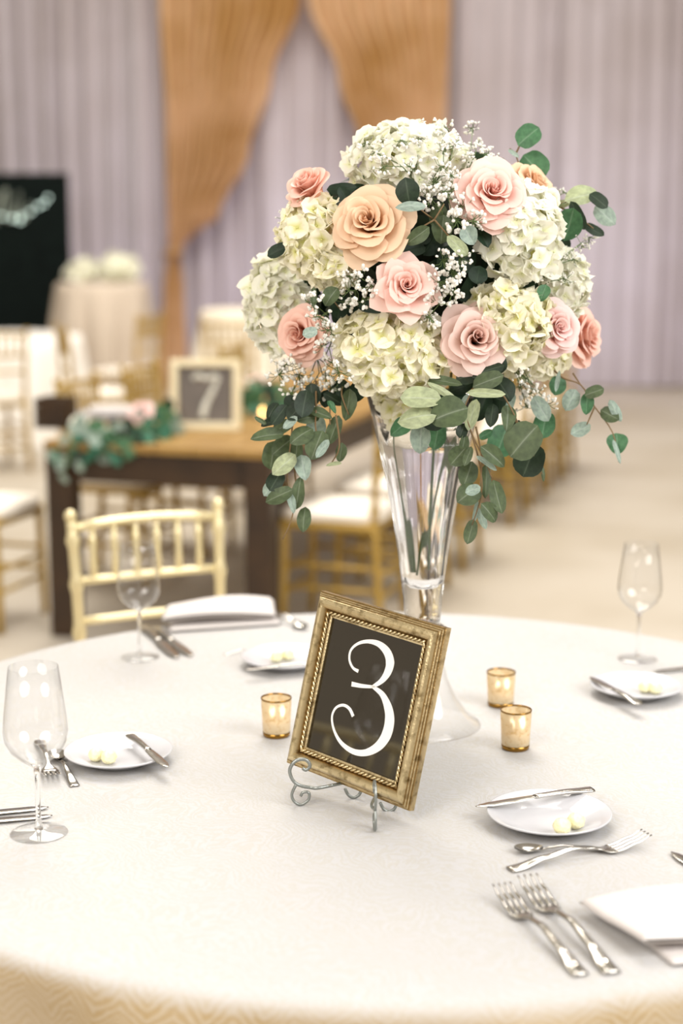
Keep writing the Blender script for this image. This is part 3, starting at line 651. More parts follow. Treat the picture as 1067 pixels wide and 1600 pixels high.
gyp("baby's breath under the star-shaped rose's pointed petals", [(560, 430), (545, 452), (570, 462), (535, 470), (580, 445), (545, 430)], 7, 70, 20, (560, 480), -.03)
gyp("baby's breath between the coral rose and large cream hydrangea", [(500, 490), (512, 510), (505, 535), (520, 560), (490, 470), (510, 580)], 8, 75, 20, (520, 530), -.07)
gyp("baby's breath hanging below the coral rose", [(450, 560), (470, 575), (490, 590), (460, 600), (490, 615), (520, 595), (440, 575), (530, 570)], 9, 130, 22, (495, 560), -.12)
gyp("airy baby's breath over the white hydrangea beside the sprig of leaves", [(860, 420), (880, 435), (845, 428), (895, 405), (870, 400), (905, 380), (920, 370)], 10, 90, 16, (845, 450), -.01, .0024)
gyp("baby's breath drooping below the cream hydrangeas towards the floor", [(800, 595), (815, 605), (830, 620), (845, 622), (825, 600), (812, 625), (808, 580)], 11, 75, 16, (800, 570), -.10, .0036)
gyp("small baby's breath tuft peeping up behind the spreading leaf tip", [(876, 296), (890, 300), (905, 300)], 12, 22, 10, (870, 325), .05, .0024)

# ---------------------------------------------------------------- numbered frame on its easel
FYAW, FLEAN, FROLL = -.707, .218, -.073
FW, FH, FT = .241, .268, .02
FO = Vector((.001, 2.241, TZ+.030))
rt = Vector((cos(FYAW), sin(FYAW), 0)); nb = Vector((-sin(FYAW), cos(FYAW), 0))
fu = Vector((0, 0, 1))*cos(FLEAN)+nb*sin(FLEAN); bk = nb*cos(FLEAN)-Vector((0, 0, 1))*sin(FLEAN)
ax = rt*cos(FROLL)+fu*sin(FROLL); ay = -rt*sin(FROLL)+fu*cos(FROLL); az = -bk
FMAT = Matrix((ax, ay, az)).transposed().to_4x4()
fr = thing('picture_frame', 'antique gold picture frame with white numeral 3 on black', 'frame', FO)
fr.rotation_euler = FMAT.to_euler()
FINV = (Matrix.Translation(FO) @ FMAT).inverted()
def sweep(prof, w, h, name, m, parent, groove_shade=None):
    """profile (inset from the outer edge, height towards the viewer) mitred round a w x h rectangle standing on y=0"""
    mb = MB(); n = len(prof)
    vs_ = []
    for (sx, sy) in ((-1, -1), (1, -1), (1, 1), (-1, 1)):
        for (s, z) in prof:
            vs_.append((sx*(w/2-s), h/2+sy*(h/2-s), z))
    fs = []
    for k in range(4):
        k2 = (k+1) % 4
        for i in range(n-1): fs.append((k*n+i, k2*n+i, k2*n+i+1, k*n+i+1))
    mb.add(vs_, fs, [q for k in range(4) for q in (groove_shade or [0.0]*n)]); return mb.obj(name, m, parent, False)
prof = [(.006, -FT), (0, -FT), (0, -.009), (.0022, -.0085), (.0026, -.006), (.0048, -.0055), (.0052, -.0025), (.0075, -.002), (.0085, .0005), (.0115, .0035), (.015, .0045), (.0185, .0038), (.0215, .0012), (.0235, -.002), (.0245, -.0035), (.0245, -.0045), (.031, -.0045), (.0315, -.0055), (.034, -.0065), (.034, -.011)]
sweep(prof, FW, FH, 'moulding', M['antique_gold'], fr, [0, .3, .6, 1, .1, 1, .1, 1, .3, .1, 0, .1, .45, .9, 1, .9, .6, .2, 0, .9])
rope = MB(); ri = .0278
for (x0, y0, x1, y1) in ((-FW/2+ri, ri, FW/2-ri, ri), (FW/2-ri, ri, FW/2-ri, FH-ri), (FW/2-ri, FH-ri, -FW/2+ri, FH-ri), (-FW/2+ri, FH-ri, -FW/2+ri, ri)):
    L = math.hypot(x1-x0, y1-y0); d = Vector((x1-x0, y1-y0, 0))/L; nrm = Vector((-d.y, d.x, 0)); n = int(L/.0075)
    for i in range(n):
        c = Vector((x0, y0, -.0035))+d*(L*(i+.5)/n)
        e = (d*.0052+nrm*.0026)
        rope.tube([c-e, c-e*.5+Vector((0, 0, .0012)), c+e*.5+Vector((0, 0, .0012)), c+e], [.0008, .0019, .0019, .0008], 6)
rope.obj('rope_trim', M['antique_gold'], fr)
MB().box((0, FH/2, -.0105), (FW-.062, FH-.062, .002)).obj('black_glass', M['black_glass'], fr, False, label='glossy black glass panel')
MB().box((0, FH/2, -.0175), (FW-.01, FH-.01, .004)).obj('backboard', M['wood_dark'], fr, False)
def on_frame(u, v, z=-.0095):
    o_ = FINV @ CAMP; d = FINV.to_3x3() @ ray(u, v); t_ = (z-o_.z)/d.z
    q = o_+d*t_; return Vector((q.x, q.y, z))
def ribbon(pts, wds, k, conv, name, m, parent, thick=.0006):
    pp = [conv(p) for p in pts]
    sm = smoothpath(pp, k); ws = []
    for i in range(len(wds)-1):
        for j in range(k): ws.append(wds[i]+(wds[i+1]-wds[i])*j/k)
    ws.append(wds[-1])
    mb = MB(); vs_ = []; fs = []; n = len(sm)
    for i in range(n):
        t_ = (sm[min(i+1, n-1)]-sm[max(i-1, 0)]); t_.z = 0; t_.normalize(); nn = Vector((-t_.y, t_.x, 0))
        for z in (0, thick):
            for s in (-1, 1): vs_.append(sm[i]+nn*(s*ws[i]/2)+Vector((0, 0, z)))
    for i in range(n-1):
        a = i*4; b = a+4
        fs += [(a+2, a+3, b+3, b+2), (a, b, b+1, a+1), (a, a+2, b+2, b), (a+1, b+1, b+3, a+3)]
    fs += [(0, 1, 3, 2), (n*4-4, n*4-2, n*4-1, n*4-3)]
    mb.add(vs_, fs); return mb.obj(name, m, parent, False)
c5 = lambda p: on_frame(420+p[0]/2.964, 900+p[1]/2.964)
W3 = lambda l: [x*.00033 for x in l]
up3 = [(415, 441), (390, 425), (374, 388), (380, 345), (412, 314), (460, 303), (510, 315), (548, 352), (562, 400), (550, 448), (520, 488), (480, 513)]
lo3 = [(478, 510), (525, 548), (553, 610), (560, 670), (545, 736), (508, 788), (450, 818), (390, 812), (335, 772), (302, 712), (293, 652), (311, 611), (345, 598), (374, 615), (391, 650)]
ribbon(up3, W3([16, 12, 11, 11, 13, 17, 27, 40, 46, 38, 24, 12]), 5, c5, 'numeral', M['chalk_white'], fr)
ribbon([(384, 500), (430, 509), (480, 513)], W3([22, 18, 13]), 5, c5, 'numeral', M['chalk_white'], fr)
ribbon(lo3, W3([12, 27, 44, 52, 52, 42, 30, 25, 18, 12, 10, 11, 13, 15, 16]), 5, c5, 'numeral', M['chalk_white'], fr)

ez = thing('easel', 'pewter wire easel with scroll feet holding the numbered frame', 'easel', (.03, 2.24, TZ)); E0 = ez.location.copy()
hook = [(-.040, .027), (-.016, .026), (.0056, .033), (.014, .052), (.0056, .067), (-.009, .069), (-.016, .060), (-.010, .053), (-.005, .056)]
footc = [(.0047, .031), (.011, .016), (.0074, .0045), (-.002, .0), (-.013, .0065), (-.014, .0177), (-.0056, .0186), (-.002, .013)]
jn = Vector((.075, 2.315, TZ+.026))
for base, od, nm in ((Vector((-.062, 2.240, TZ+.0022)), Vector((-1, -.05, 0)), 0), (Vector((.047, 2.140, TZ+.0022)), Vector((.06, -1, 0)), 1)):
    od.normalize()
    cv = lambda l: [base+od*a+Vector((0, 0, b)) for a, b in l]
    hk = cv(hook); hp = smoothpath([jn]+hk, 6)
    MB().tube([q-E0 for q in hp], .0022, 8, flat=1.2).obj('arm', M['pewter'], ez)
    MB().tube([q-E0 for q in smoothpath(cv(footc), 6)], .0022, 8).obj('scroll_foot', M['pewter'], ez)
top = FO+fu*.20+bk*.026+Vector((.0, 0, 0))
MB().tube([q-E0 for q in smoothpath([jn, jn*.5+top*.5+bk*.01, top], 5)], .0022, 8).obj('upright', M['pewter'], ez)
MB().tube([q-E0 for q in smoothpath([top+Vector((0, 0, -.03)), top+nb*.05-Vector((0, 0, .1)), Vector((top.x+nb.x*.1, top.y+nb.y*.1, TZ+.0025))], 5)], .0022, 8).obj('rear_leg', M['pewter'], ez)
for (u, v, Y) in ((552, 1240, 2.27), (607, 1262, 2.22)):
    MB().tube([q-E0 for q in smoothpath([P(u-13, v-8, Y), P(u-8, v+2, Y), P(u, v+6, Y), P(u+9, v+2, Y), P(u+13, v-8, Y)], 4)], .0024, 8).obj('scroll_foot', M['pewter'], ez)

# ---------------------------------------------------------------- tableware
def metal_strip(mb, xs, hw, zs, th, n=26, x0=None, x1=None, yoff=0, ns=10):
    x0 = xs[0] if x0 is None else x0; x1 = xs[-1] if x1 is None else x1
    vs_, fs = [], []
    for i in range(n):
        x = x0+(x1-x0)*i/(n-1); h_ = interp(xs, hw, x); z = interp(xs, zs, x); t_ = interp(xs, th, x)
        for k in range(ns):
            a = 2*PI*k/ns; ca, sa = cos(a), sin(a)
            vs_.append((x, yoff+h_*math.copysign(abs(ca)**.7, ca), z+t_*math.copysign(abs(sa)**.8, sa)))
    for i in range(n-1):
        for k in range(ns): fs.append((i*ns+k, i*ns+(k+1) % ns, (i+1)*ns+(k+1) % ns, (i+1)*ns+k))
    fs.append(tuple(range(ns-1, -1, -1))); fs.append(tuple((n-1)*ns+k for k in range(ns)))
    mb.add(vs_, fs)
HX = [0, .01, .05, .09, .115, .125]; HH = [.0084, .0086, .0054, .0038, .0032, .0036]
def fork_mesh():
    mb = MB()
    metal_strip(mb, HX+[.135, .145], HH+[.0105, .0122], [.0022, .0024, .009, .0135, .010, .007, .004, .0035], [.0018, .0018, .002, .002, .002, .0016, .0012, .0011], 40)
    for k in range(4):
        y = (k-1.5)*.0064
        metal_strip(mb, [.142, .15, .175, .195], [.0028, .0024, .002, .0009], [.0036, .0046, .010, .0165], [.0011, .0011, .001, .0007], 12, yoff=y, ns=6)
    return mb.mesh('fork', M['silver'])
def spoon_mesh():
    mb = MB()
    metal_strip(mb, HX+[.132], HH+[.0042], [.0022, .0024, .008, .012, .009, .007, .006], [.0018, .0018, .002, .002, .002, .0016, .0012], 36)
    for sgn in (0, .0011):
        mb.grid(lambda i, j: Vector((.152+.026*cos(2*PI*i/24)*j/6, .0165*sin(2*PI*i/24)*j/6*(1+.12*cos(2*PI*i/24)), .0028-sgn+.0085*(j/6)**2)), 24, 7, wrap=True)
    return mb.mesh('spoon', M['silver'])
def knife_parts():
    h_ = MB(); metal_strip(h_, [0, .008, .05, .085, .095], [.0090, .0092, .0062, .0055, .0058], [.003, .0032, .005, .005, .0045], [.0024, .0025, .0034, .003, .0026], 24)
    b = MB(); metal_strip(b, [.093, .10, .13, .165, .18, .19], [.005, .0075, .0088, .0085, .006, .0012], [.0045, .0042, .0035, .003, .0028, .0028], [.0018, .0011, .0009, .0008, .0007, .0005], 24, ns=8)
    return h_.mesh('handle', M['silver']), b.mesh('blade', M['silver'])
FM, SM, KM = fork_mesh(), spoon_mesh(), knife_parts()
def cutlery(kind, label, a, b, z=0, group=None, fullL=None, zb=None):
    """a = handle end, b = working tip, both as points of the cloth plane"""
    pa = PZ(a[0], a[1], TZ+z+.002); pb = PZ(b[0], b[1], TZ+(z if zb is None else zb)+.002); L = (pb-pa).length
    d = pb-pa; rz = math.atan2(d.y, d.x); base = {'fork': .195, 'spoon': .178, 'knife': .19}[kind]
    s = L/base
    if fullL: s = fullL/base; pa = pb-d.normalized()*fullL
    pa.z -= .002
    cat = kind
    if kind == 'knife':
        o = thing('table_knife', label, cat, pa, rz, group); link('handle', KM[0], o); link('blade', KM[1], o)
    else:
        o = link(kind, FM if kind == 'fork' else SM); tag(o, label, cat, group); o.location = pa
    o.rotation_euler = (0, -math.atan2(d.z, math.hypot(d.x, d.y)), rz)
    o.scale = (s, s*1.05, s)
    return L
def plate(label, u, v, rad):
    p = PZ(u, v, TZ+.012); p.z = TZ
    o = MB().lathe([(0, .003), (.45*rad, .003), (.5*rad, .0), (.56*rad, .0), (.60*rad, .004), (.85*rad, .0125), (.985*rad, .0175), (rad, .019), (.995*rad, .0205), (.98*rad, .0205), (.84*rad, .0155), (.62*rad, .0075), (.55*rad, .006), (0, .006)], 64).obj('bread_plate', M['china'])
    o.location = p; tag(o, label, 'plate', 'white bread plates'); return p
def butter(label, u, v, plate_p, r=.0125):
    p = PZ(u, v, TZ+.006+r*.9)
    k = math.hypot(p.x-plate_p.x, p.y-plate_p.y); k = max(0, k+r*.55-.052)
    base = .0065+k*.40; p = PZ(u, v, TZ+base+r*.9)
    nu, nv = 28, 14
    def fn(i, j):
        th = max(.02, min(PI-.02, PI*j/(nv-1))); a = 2*PI*i/nu
        k = r*(1+.05*sin(7*a+j)*sin(th)+.03*sin(9*th+2*a)); q = Vector((k*sin(th)*cos(a), k*sin(th)*sin(a), -.92*k*cos(th)))
        q.z = max(q.z, -.86*r); return q
    o = MB().grid(fn, nu, nv, wrap=True).obj('butter_ball', M['butter']); o.location = (p.x, p.y, TZ+base+.86*r); tag(o, label, 'butter', 'butter balls on the bread plates')
pr = plate('white bread plate with butter balls nearest the two dinner forks', 858, 1275, .089)
butter('butter ball, nearer one on the plate above the spoon', 878, 1290, pr); butter('butter ball, farther one on the plate above the spoon', 900, 1282, pr)
pl = plate('white bread plate beside the tall empty wine glass', 185, 1178, .086)
butter('butter ball touching its twin, on the plate by the tall glass, farther one', 150, 1178, pl); butter('butter ball on the plate by the tall glass, closer to the knife', 170, 1182, pl)
pf = plate('white bread plate in front of the far wine glass near two votives', 994, 1075, .083)
butter('butter ball, left of the pair on the plate past the votives', 1008, 1072, pf); butter('butter ball, right of the pair on the plate past the votives', 1024, 1074, pf)
pb_ = plate('white bread plate partly hidden behind the numbered frame', 446, 1030, .086)
butter('butter ball on the plate behind the frame, nearer the napkin', 432, 1025, pb_); butter('butter ball on the plate behind the frame, nearer the frame', 450, 1022, pb_)
G1 = 'silver knives on the table'; G2 = 'silver forks on the table'; G3 = 'silver dessert spoons'
cutlery('knife', 'butter knife resting across the plate above the dessert spoon', (925, 1234), (743, 1261), .020, G1)
cutlery('spoon', 'dessert spoon lying between the bread plate and dessert fork', (958, 1327), (803, 1331), 0, G3)
cutlery('fork', 'dessert fork with tines turned away, just below the spoon', (796, 1359), (1010, 1318), 0, G2)
cutlery('fork', 'dinner fork farther from the folded napkin, of the near pair', (908, 1524), (783, 1400), 0, G2)
cutlery('fork', 'dinner fork beside the near folded napkin', (957, 1521), (823, 1388), 0, G2)
cutlery('knife', 'knife whose blade tip just enters at the right edge', (1200, 1425), (1049, 1332), 0, G1, .21)
cutlery('knife', 'butter knife leaning on the plate beside the tall empty wine glass', (203, 1149), (262, 1199), .020, G1)
cutlery('fork', 'dessert fork behind the bowl of the tall empty wine glass', (62, 1158), (84, 1226), 0, G2)
cutlery('spoon', 'dessert spoon between the tall glass and the bread plate', (117, 1228), (86, 1178), 0, G3)
cutlery('knife', 'upper of the two knives behind the foot of the tall glass', (-60, 1277), (76, 1262), 0, G1, .21)
cutlery('knife', 'lower of the two knives behind the foot of the tall glass', (-60, 1289), (82, 1275), 0, G1, .21)
cutlery('knife', 'knife by the gold chair, nearer the wine glass foot', (222, 980), (277, 1029), 0, G1)
cutlery('knife', 'knife by the gold chair, nearer the pink-edged napkin', (240, 982), (299, 1026), 0, G1)
cutlery('knife', 'butter knife along the front rim of the plate behind the frame', (484, 1036), (384, 1046), .020, G1)
cutlery('spoon', 'spoon at the far side beside the napkin, bowl towards the frame', (416, 962), (478, 984), 0, G3)
cutlery('fork', 'fork at the far side between the napkin and the spoon', (425, 955), (470, 975), 0, G2)
cutlery('fork', 'fork lying left of the half-hidden plate behind the frame', (350, 1022), (408, 1014), 0, G2)
cutlery('knife', 'butter knife on the plate beyond the two votives', (998, 1101), (922, 1058), .020, G1)
cutlery('knife', 'knife running in from the right edge behind the far plate', (1160, 1038), (1020, 1050), 0, G1, .21)

def napkin(label, layers, seed, wave=.004):
    """folded napkin: each layer is (four corners in world xy, underside z, thickness, lift of its first corner, arch)"""
    c = sum((Vector(p) for p in layers[0][0]), Vector((0, 0, 0)))/4
    t = thing('napkin', label, 'napkin', (c.x, c.y, TZ), 0, 'folded white napkins')
    for L, (corners, z0, th, lift, arch) in enumerate(layers):
        A, B, D, E_ = [Vector(p)-c for p in corners]; n = 27
        def fn(i, j):
            t_ = j/(n-1); a = i/48; up = a < .5; s = a*2 if up else 2-a*2
            q = (A*(1-s)+B*s)*(1-t_)+(E_*(1-s)+D*s)*t_
            rr = min(1, min(s, 1-s)/.04); et = min(1, min(t_, 1-t_)/.04)
            b_ = math.sqrt(max(0, 1-(1-rr)**2))*(.25+.75*math.sqrt(max(0, 1-(1-et)**2)))
            z = z0+th*.5+(th*.5*b_ if up else -th*.5*b_)+wave*sin(s*5+seed+L)*sin(t_*4)*(L > 0)
            z += arch*sin(PI*s)*(.6+.4*sin(PI*t_))+lift*max(0, 1-s*1.8)*max(0, 1-t_*1.6)
            return Vector((q.x, q.y, max(.0004, z)))
        MB().grid(fn, 48, n, wrap=True).obj('fold', M['napkin'], t)
Q = lambda u, v: tuple(PZ(u, v, TZ))
napkin('white folded napkin in front of the gold chair', [([Q(262, 990), Q(440, 978), Q(425, 958), Q(268, 966)], 0, .009, 0, 0), ([Q(252, 986), Q(432, 976), Q(428, 952), Q(258, 962)], .011, .016, .004, .016)], 0)
napkin('white folded napkin at the near right corner with raised edge', [([Q(1050, 1512), Q(1240, 1490), Q(1140, 1400), Q(950, 1428)], 0, .006, 0, 0), ([Q(1003, 1503), Q(1230, 1478), Q(1130, 1395), Q(903, 1428)], .010, .012, .010, .003)], 8)

def wine_glass(label, u, v, H, s=1.0, group='empty wine glasses', z=TZ, mt='thin'):
    p = PZ(u, v, z)
    t = thing('wine_glass', label, 'glass', p, 0, group); k = H/.235
    pf_ = lambda l: [(r*k, z_*k) for r, z_ in l]
    bo = [(.0045, .094), (.010, .098), (.022, .106), (.0345, .118), (.042, .132), (.0438, .145), (.0424, .164), (.0388, .192), (.0335, .235)]
    bi = [(.0328, .235), (.038, .192), (.0416, .164), (.043, .145), (.0412, .1325), (.0337, .119), (.0212, .1075), (.009, .1005), (.0002, .0985)]
    MB().lathe(pf_(bo+bi), 48).obj('bowl', M[mt], t)
    MB().lathe(pf_([(.0002, .006), (.006, .0065), (.0045, .012), (.0036, .03), (.0034, .06), (.0038, .085), (.0048, .0955), (.0085, .0985), (.0002, .0992)]), 20).obj('stem', M['glass'], t)
    MB().lathe(pf_([(.0002, .0), (.0385, .0), (.0395, .0008), (.038, .0018), (.02, .0038), (.008, .0062), (.0002, .0068)]), 48).obj('foot', M['thin'], t)
    return t
wine_glass('tall empty wine glass nearest the camera, beside two knives', 61, 1302, .243)
wine_glass('empty wine glass standing before the gold chair', 219, 1027, .228)
wine_glass('empty wine glass at the far right of the round table', 996, 1030, .232)

def votive(label, u, v, r, h):
    p = PZ(u, v, TZ); t = thing('votive_holder', label, 'candle holder', p, 0, 'gold votives on the round table')
    MB().lathe([(0, .006), (r*.86, .006), (r*.90, .008), (r*1.0, h-.001), (r*.965, h-.001), (r*.86, .011), (0, .011)], 40).obj('cup', M['mercury'], t)
    MB().lathe([(0, 0), (r*.85, 0), (r*.90, .003), (r*.905, .0085), (r*.86, .0085), (0, .006)], 40).obj('base', M['mercury_rim'], t)
    MB().lathe([(r*1.005, h-.0022), (r*1.02, h-.001), (r*1.005, h+.0004), (r*.96, h+.0004), (r*.955, h-.0022)], 40).obj('rim', M['mercury_rim'], t)
    MB().lathe([(0, .011), (r*.84, .011), (r*.86, .028), (0, .029)], 32).obj('candle', M['wax'], t)
    MB().tube([(0, 0, .028), (.001, 0, .036)], .0007, 5).obj('wick', M['wood_dark'], t)
votive('gold mercury votive beside the numbered frame, nearest the napkin', 432, 1149, .0255, .066)
votive('gold mercury votive behind its neighbour, farther from the camera', 782, 1102, .0255, .062)
votive('gold mercury votive in front of its neighbour, near the vase foot', 805, 1169, .0255, .066)

# ---------------------------------------------------------------- chiavari chairs
def make_chair(label, gm):
    t = thing('chiavari_chair', label, 'chair')
    def post(x0, y0, z0, x1, y1, z1, r, rings, name='leg'):
        a = Vector((x0, y0, z0)); b = Vector((x1, y1, z1)); path = []; rad = []
        zs = [0]+sum([[q-.022, q-.010, q, q+.010, q+.022] for q in rings], [])+[1]
        for q in sorted(zs):
            path.append(a.lerp(b, q)); rad.append(r*(1.32 if q in rings else 1))
        MB().tube(path, rad, 10).obj(name, M[gm], t)
    for sx in (-1, 1):
        post(sx*.185, .185, 0, sx*.18, .175, .43, .0155, [.35, .62, .86])
        post(sx*.185, -.215, 0, sx*.178, -.185, .45, .016, [.35, .62, .86])
        o = MB(); pth = [(sx*.178, -.185, .45), (sx*.181, -.19, .6), (sx*.184, -.20, .76), (sx*.187, -.215, .89)]
        pp = smoothpath(pth, 7); rr = [.0130]*len(pp)
        for k in (3, 8, 13, 18): rr[k] = .0185
        o.tube(pp, rr, 10)
        o.sphere((sx*.188, -.217, .903), .016, 10, 8)
        o.obj('back_post', M[gm], t)
    for (z, r) in ((.872, .0115), (.745, .010), (.645, .010)):
        y = -.20 if z < .8 else -.213
        MB().tube([(x*.19, y-.012*(1-x*x), z+(.012*(1-x*x) if z > .8 else 0)) for x in (-1, -.6, -.2, .2, .6, 1)], r, 8).obj('back_rail', M[gm], t)
    for i in range(6):
        x = -.135+.054*i
        MB().tube([(x, -.208, .745), (x, -.21, .775), (x, -.212, .805), (x, -.215, .835), (x, -.218, .87)], [.007, .010, .0075, .010, .007], 8).obj('spindle', M[gm], t)
    MB().box((0, 0, .438), (.40, .39, .035)).obj('seat_frame', M[gm], t, True, .012)
    MB().grid(lambda i, j: Vector(((.205-.012*(1-sin(PI*j/8)))*(max(-1, min(1, 1.25*cos(2*PI*i/32)))), .2*(max(-1, min(1, 1.25*sin(2*PI*i/32)))), .456+.044*j/8)) if j < 8 else Vector((.0001*cos(i), .0001*sin(i), .512)), 32, 9, wrap=True).obj('cushion', M['cushion'], t)
    for z in (.16, .25):
        MB().tube([(-.183, .18, z), (.183, .18, z)], .0095, 8).obj('stretcher', M[gm], t)
        MB().tube([(-.183, -.205, z), (.183, -.205, z)], .0095, 8).obj('stretcher', M[gm], t)
        for sx in (-1, 1): MB().tube([(sx*.184, .182, z+.03), (sx*.184, -.205, z+.03)], .0095, 8).obj('stretcher', M[gm], t)
    return t
CH = make_chair('pale gold chiavari chair drawn up to the round table behind the napkin', 'gold_paint')
def face(o, pos, target):
    o.location = (pos[0], pos[1], 0); d = Vector((target[0]-pos[0], target[1]-pos[1], 0)); o.rotation_euler = (0, 0, math.atan2(d.y, d.x)-PI/2)
CH['group'] = 'chairs around the round table'
d_ = Vector((-.435-TC.x, 3.72-TC.y, 0)); face(CH, (-.385, 3.64), (TC.x+.06, TC.y))
o = copy_tree(CH); o['label'] = 'pale gold chair at the table edge outside the picture, mirrored in the black glass'; face(o, (-1.20, 2.02), (TC.x, TC.y))
CD = make_chair('deep gold chiavari chair, first beside the wooden table on the vase side', 'old_gold')
FA = math.radians(-17); AX = Vector((.292, .956, 0)); PX = Vector((.956, -.292, 0)); NL = Vector((-1.14, 6.05, 0))
def at_farm(t_, s): return NL+AX*t_+PX*s
ORD = ['first', 'second', 'third', 'fourth', 'fifth', 'sixth', 'seventh', 'eighth']
p = at_farm(.50, .92+.12); face(CD, p, p-PX); CD['group'] = 'chairs along the wooden table'
for i, tt in enumerate([.5, 1.12, 1.8, 2.95, 3.55, 4.15, 4.7]):
    if i == 0: continue
    o = copy_tree(CD); p = at_farm(tt, .92+.15); face(o, p, p-PX)
    o['label'] = f'deep gold chair, {ORD[i]} from the near end, vase side of the wooden tables'
for i, tt in enumerate([.16, 1.02, 1.70, 2.95]):
    o = copy_tree(CD); p = at_farm(tt, -.14-.24*(i == 0)); face(o, p, p+PX)
    o['label'] = f'deep gold chair, {ORD[i]} from the near end, crate side of the wooden tables'
for (u, Y, dx, dy, lab) in ((152, 10.5, 1, .35, 'deep gold chair before the cream high table, nearer the white table'), (200, 12.0, -1, .4, 'deep gold chair before the cream high table, nearer the peach drape'),
                            (-14, 10.3, -.6, 1, 'gold chair at the white round table by the picture edge'), (372, 11.4, .2, 1, 'deep gold chair in front of the small cream table by the bouquet')):
    o = copy_tree(CD); q = P(u, 700, Y); face(o, (q.x, q.y), (q.x+dx, q.y+dy)); o['label'] = lab; o['group'] = 'chairs around the far tables'

# ---------------------------------------------------------------- wooden farm tables with their settings
FMX = lambda v: (v.x, v.y, 0)
def farm_table(label, t0, L):
    o = thing('farm_table', label, 'table', NL+AX*t0, FA, 'long wooden tables'); Wd = .92
    for i in range(6):
        MB().box((Wd/6*(i+.5), L/2, .7515), (Wd/6-.004, L, .032)).obj('plank', M['wood_top'], o, False, .004)
    for sx in (.05, Wd-.05):
        MB().box((sx+.0, L/2, .675), (.03, L-.16, .12)).obj('apron', M['wood_dark'], o, False)
    for sy in (.05, L-.05): MB().box((Wd/2, sy, .675), (Wd-.14, .03, .12)).obj('apron', M['wood_dark'], o, False)
    for sx in (.055, Wd-.055):
        for sy in (.055, L-.055): MB().box((sx, sy, .3675), (.10, .10, .735)).obj('leg', M['wood_dark'], o, False, .006)
farm_table('long dark-legged wooden table carrying the numeral 7 frame', 0, 2.42)
farm_table('second wooden table set end to end behind the first', 2.44, 2.42)
WZ = .7675
f7 = thing('picture_frame', 'cream wooden box frame with grey panel and numeral 7', 'frame', (lambda q: (q.x, q.y, WZ))(P(320, 672, 6.38)))
f7.rotation_euler = (-.10, 0, math.radians(-4)); f7.scale = (1, 1, 1)
S7 = .283
sweep([(.0, .045), (0, -.0), (.004, -.002), (.026, -.002), (.03, .002), (.03, .03)], S7, S7, 'frame_border', M['cream_wood'], f7)
k7 = kids(f7)[0]; k7.rotation_euler = (PI/2, 0, 0); k7.scale = (1, 1, -1)
MB().box((0, .028, S7/2), (S7-.055, .006, S7-.055)).obj('panel', M['slate'], f7, False)
t7 = [(-.052, .205), (-.03, .218), (0, .206), (.03, .214), (.052, .212), (.03, .16), (.0, .10), (-.012, .05)]
MB().tube(smoothpath([(x, .022, z) for x, z in t7[:5]], 4), .010, 8).obj('numeral', M['white_paint'], f7)
MB().tube(smoothpath([(x, .022, z) for x, z in t7[4:]], 4), [.008]*4+[.011]*4+[.014]*5, 8).obj('numeral', M['white_paint'], f7)
def garland(label, spots, seed, n, sz, code='ttgdb'):
    rng = random.Random(seed)
    base = P(spots[0][0], spots[0][1], spots[0][2]); root = thing('leaf_garland', label, 'garland', base, 0, 'eucalyptus garlands on the wooden table')
    MB().tube([q-base for q in smoothpath([P(*s_) for s_ in spots], 4)], .005, 6).obj('stem', M['stem'], root)
    for i in range(n):
        k = rng.random()*(len(spots)-1); a = int(k); f_ = k-a
        q = P(*spots[a]).lerp(P(*spots[min(a+1, len(spots)-1)]), f_)+Vector((rng.uniform(-.07, .07), rng.uniform(-.06, .06), rng.uniform(-.05, .05)))
        X = Vector((rng.uniform(-1, 1), rng.uniform(-.4, .4), rng.uniform(-1, .4))); Z = Vector((rng.uniform(-.5, .5), -1, rng.uniform(0, .8)))
        put_leaf(root, q, X, Z, sz*rng.uniform(.8, 1.3), sz*rng.uniform(.6, 1), rng.choice(code), rng)
garland('teal green leaf garland spilling over the near edge of the wooden table', [(262, 640, 6.25), (245, 678, 6.12), (205, 685, 6.0), (165, 680, 6.02), (128, 682, 6.1), (150, 700, 6.0), (190, 706, 5.98)], 3, 110, .062)
garland('leaf garland behind the numeral 7 frame towards the bouquet', [(380, 640, 6.8), (400, 615, 6.9), (425, 612, 7.0), (445, 640, 6.9), (415, 640, 6.8)], 4, 70, .062, 'gtgk')
garland('small teal sprig hanging down the table leg under the garland', [(112, 690, 5.99), (104, 726, 5.97), (98, 736, 5.97)], 5, 12, .045, 'tb')
make_rose('pale pink rose resting on the leaf garland of the wooden table', P(221, 648, 6.15), imgdir(-.1, .5, .8), .056, M['rose_shell'], 21, 1, group='blooms on the wooden table', rings=4, stemlen=.03)
make_rose('pink rose among the garland behind the numeral 7 frame', P(402, 600, 6.95), imgdir(.1, .7, .6), .05, M['rose_pink'], 22, 1, group='blooms on the wooden table', rings=4, stemlen=.03)
make_rose('white rose at the near corner of the wooden table', P(123, 662, 6.2), imgdir(-.1, .5, .8), .04, M['hyd_white'], 23, 1, group='blooms on the wooden table', rings=4, stemlen=.03)
def wplate(label, u, v, rad, z=WZ):
    q = PZ(u, v, z); o = MB().lathe([(0, .003), (.6*rad, 0), (.7*rad, .004), (rad, .02), (.985*rad, .022), (.68*rad, .009), (0, .008)], 40).obj('dinner_plate', M['china']); o.location = q; tag(o, label, 'plate', 'place settings on the wooden table')
    return q
q = wplate('white dinner plate behind the garland on the wooden table', 172, 652, .14)
nk = MB().box((0, 0, .022), (.17, .12, .028)).obj('napkin', M['napkin'], None, True, .012); nk.location = (q.x, q.y, q.z+.014); tag(nk, 'white napkin block folded on the dinner plate', 'napkin', 'place settings on the wooden table')
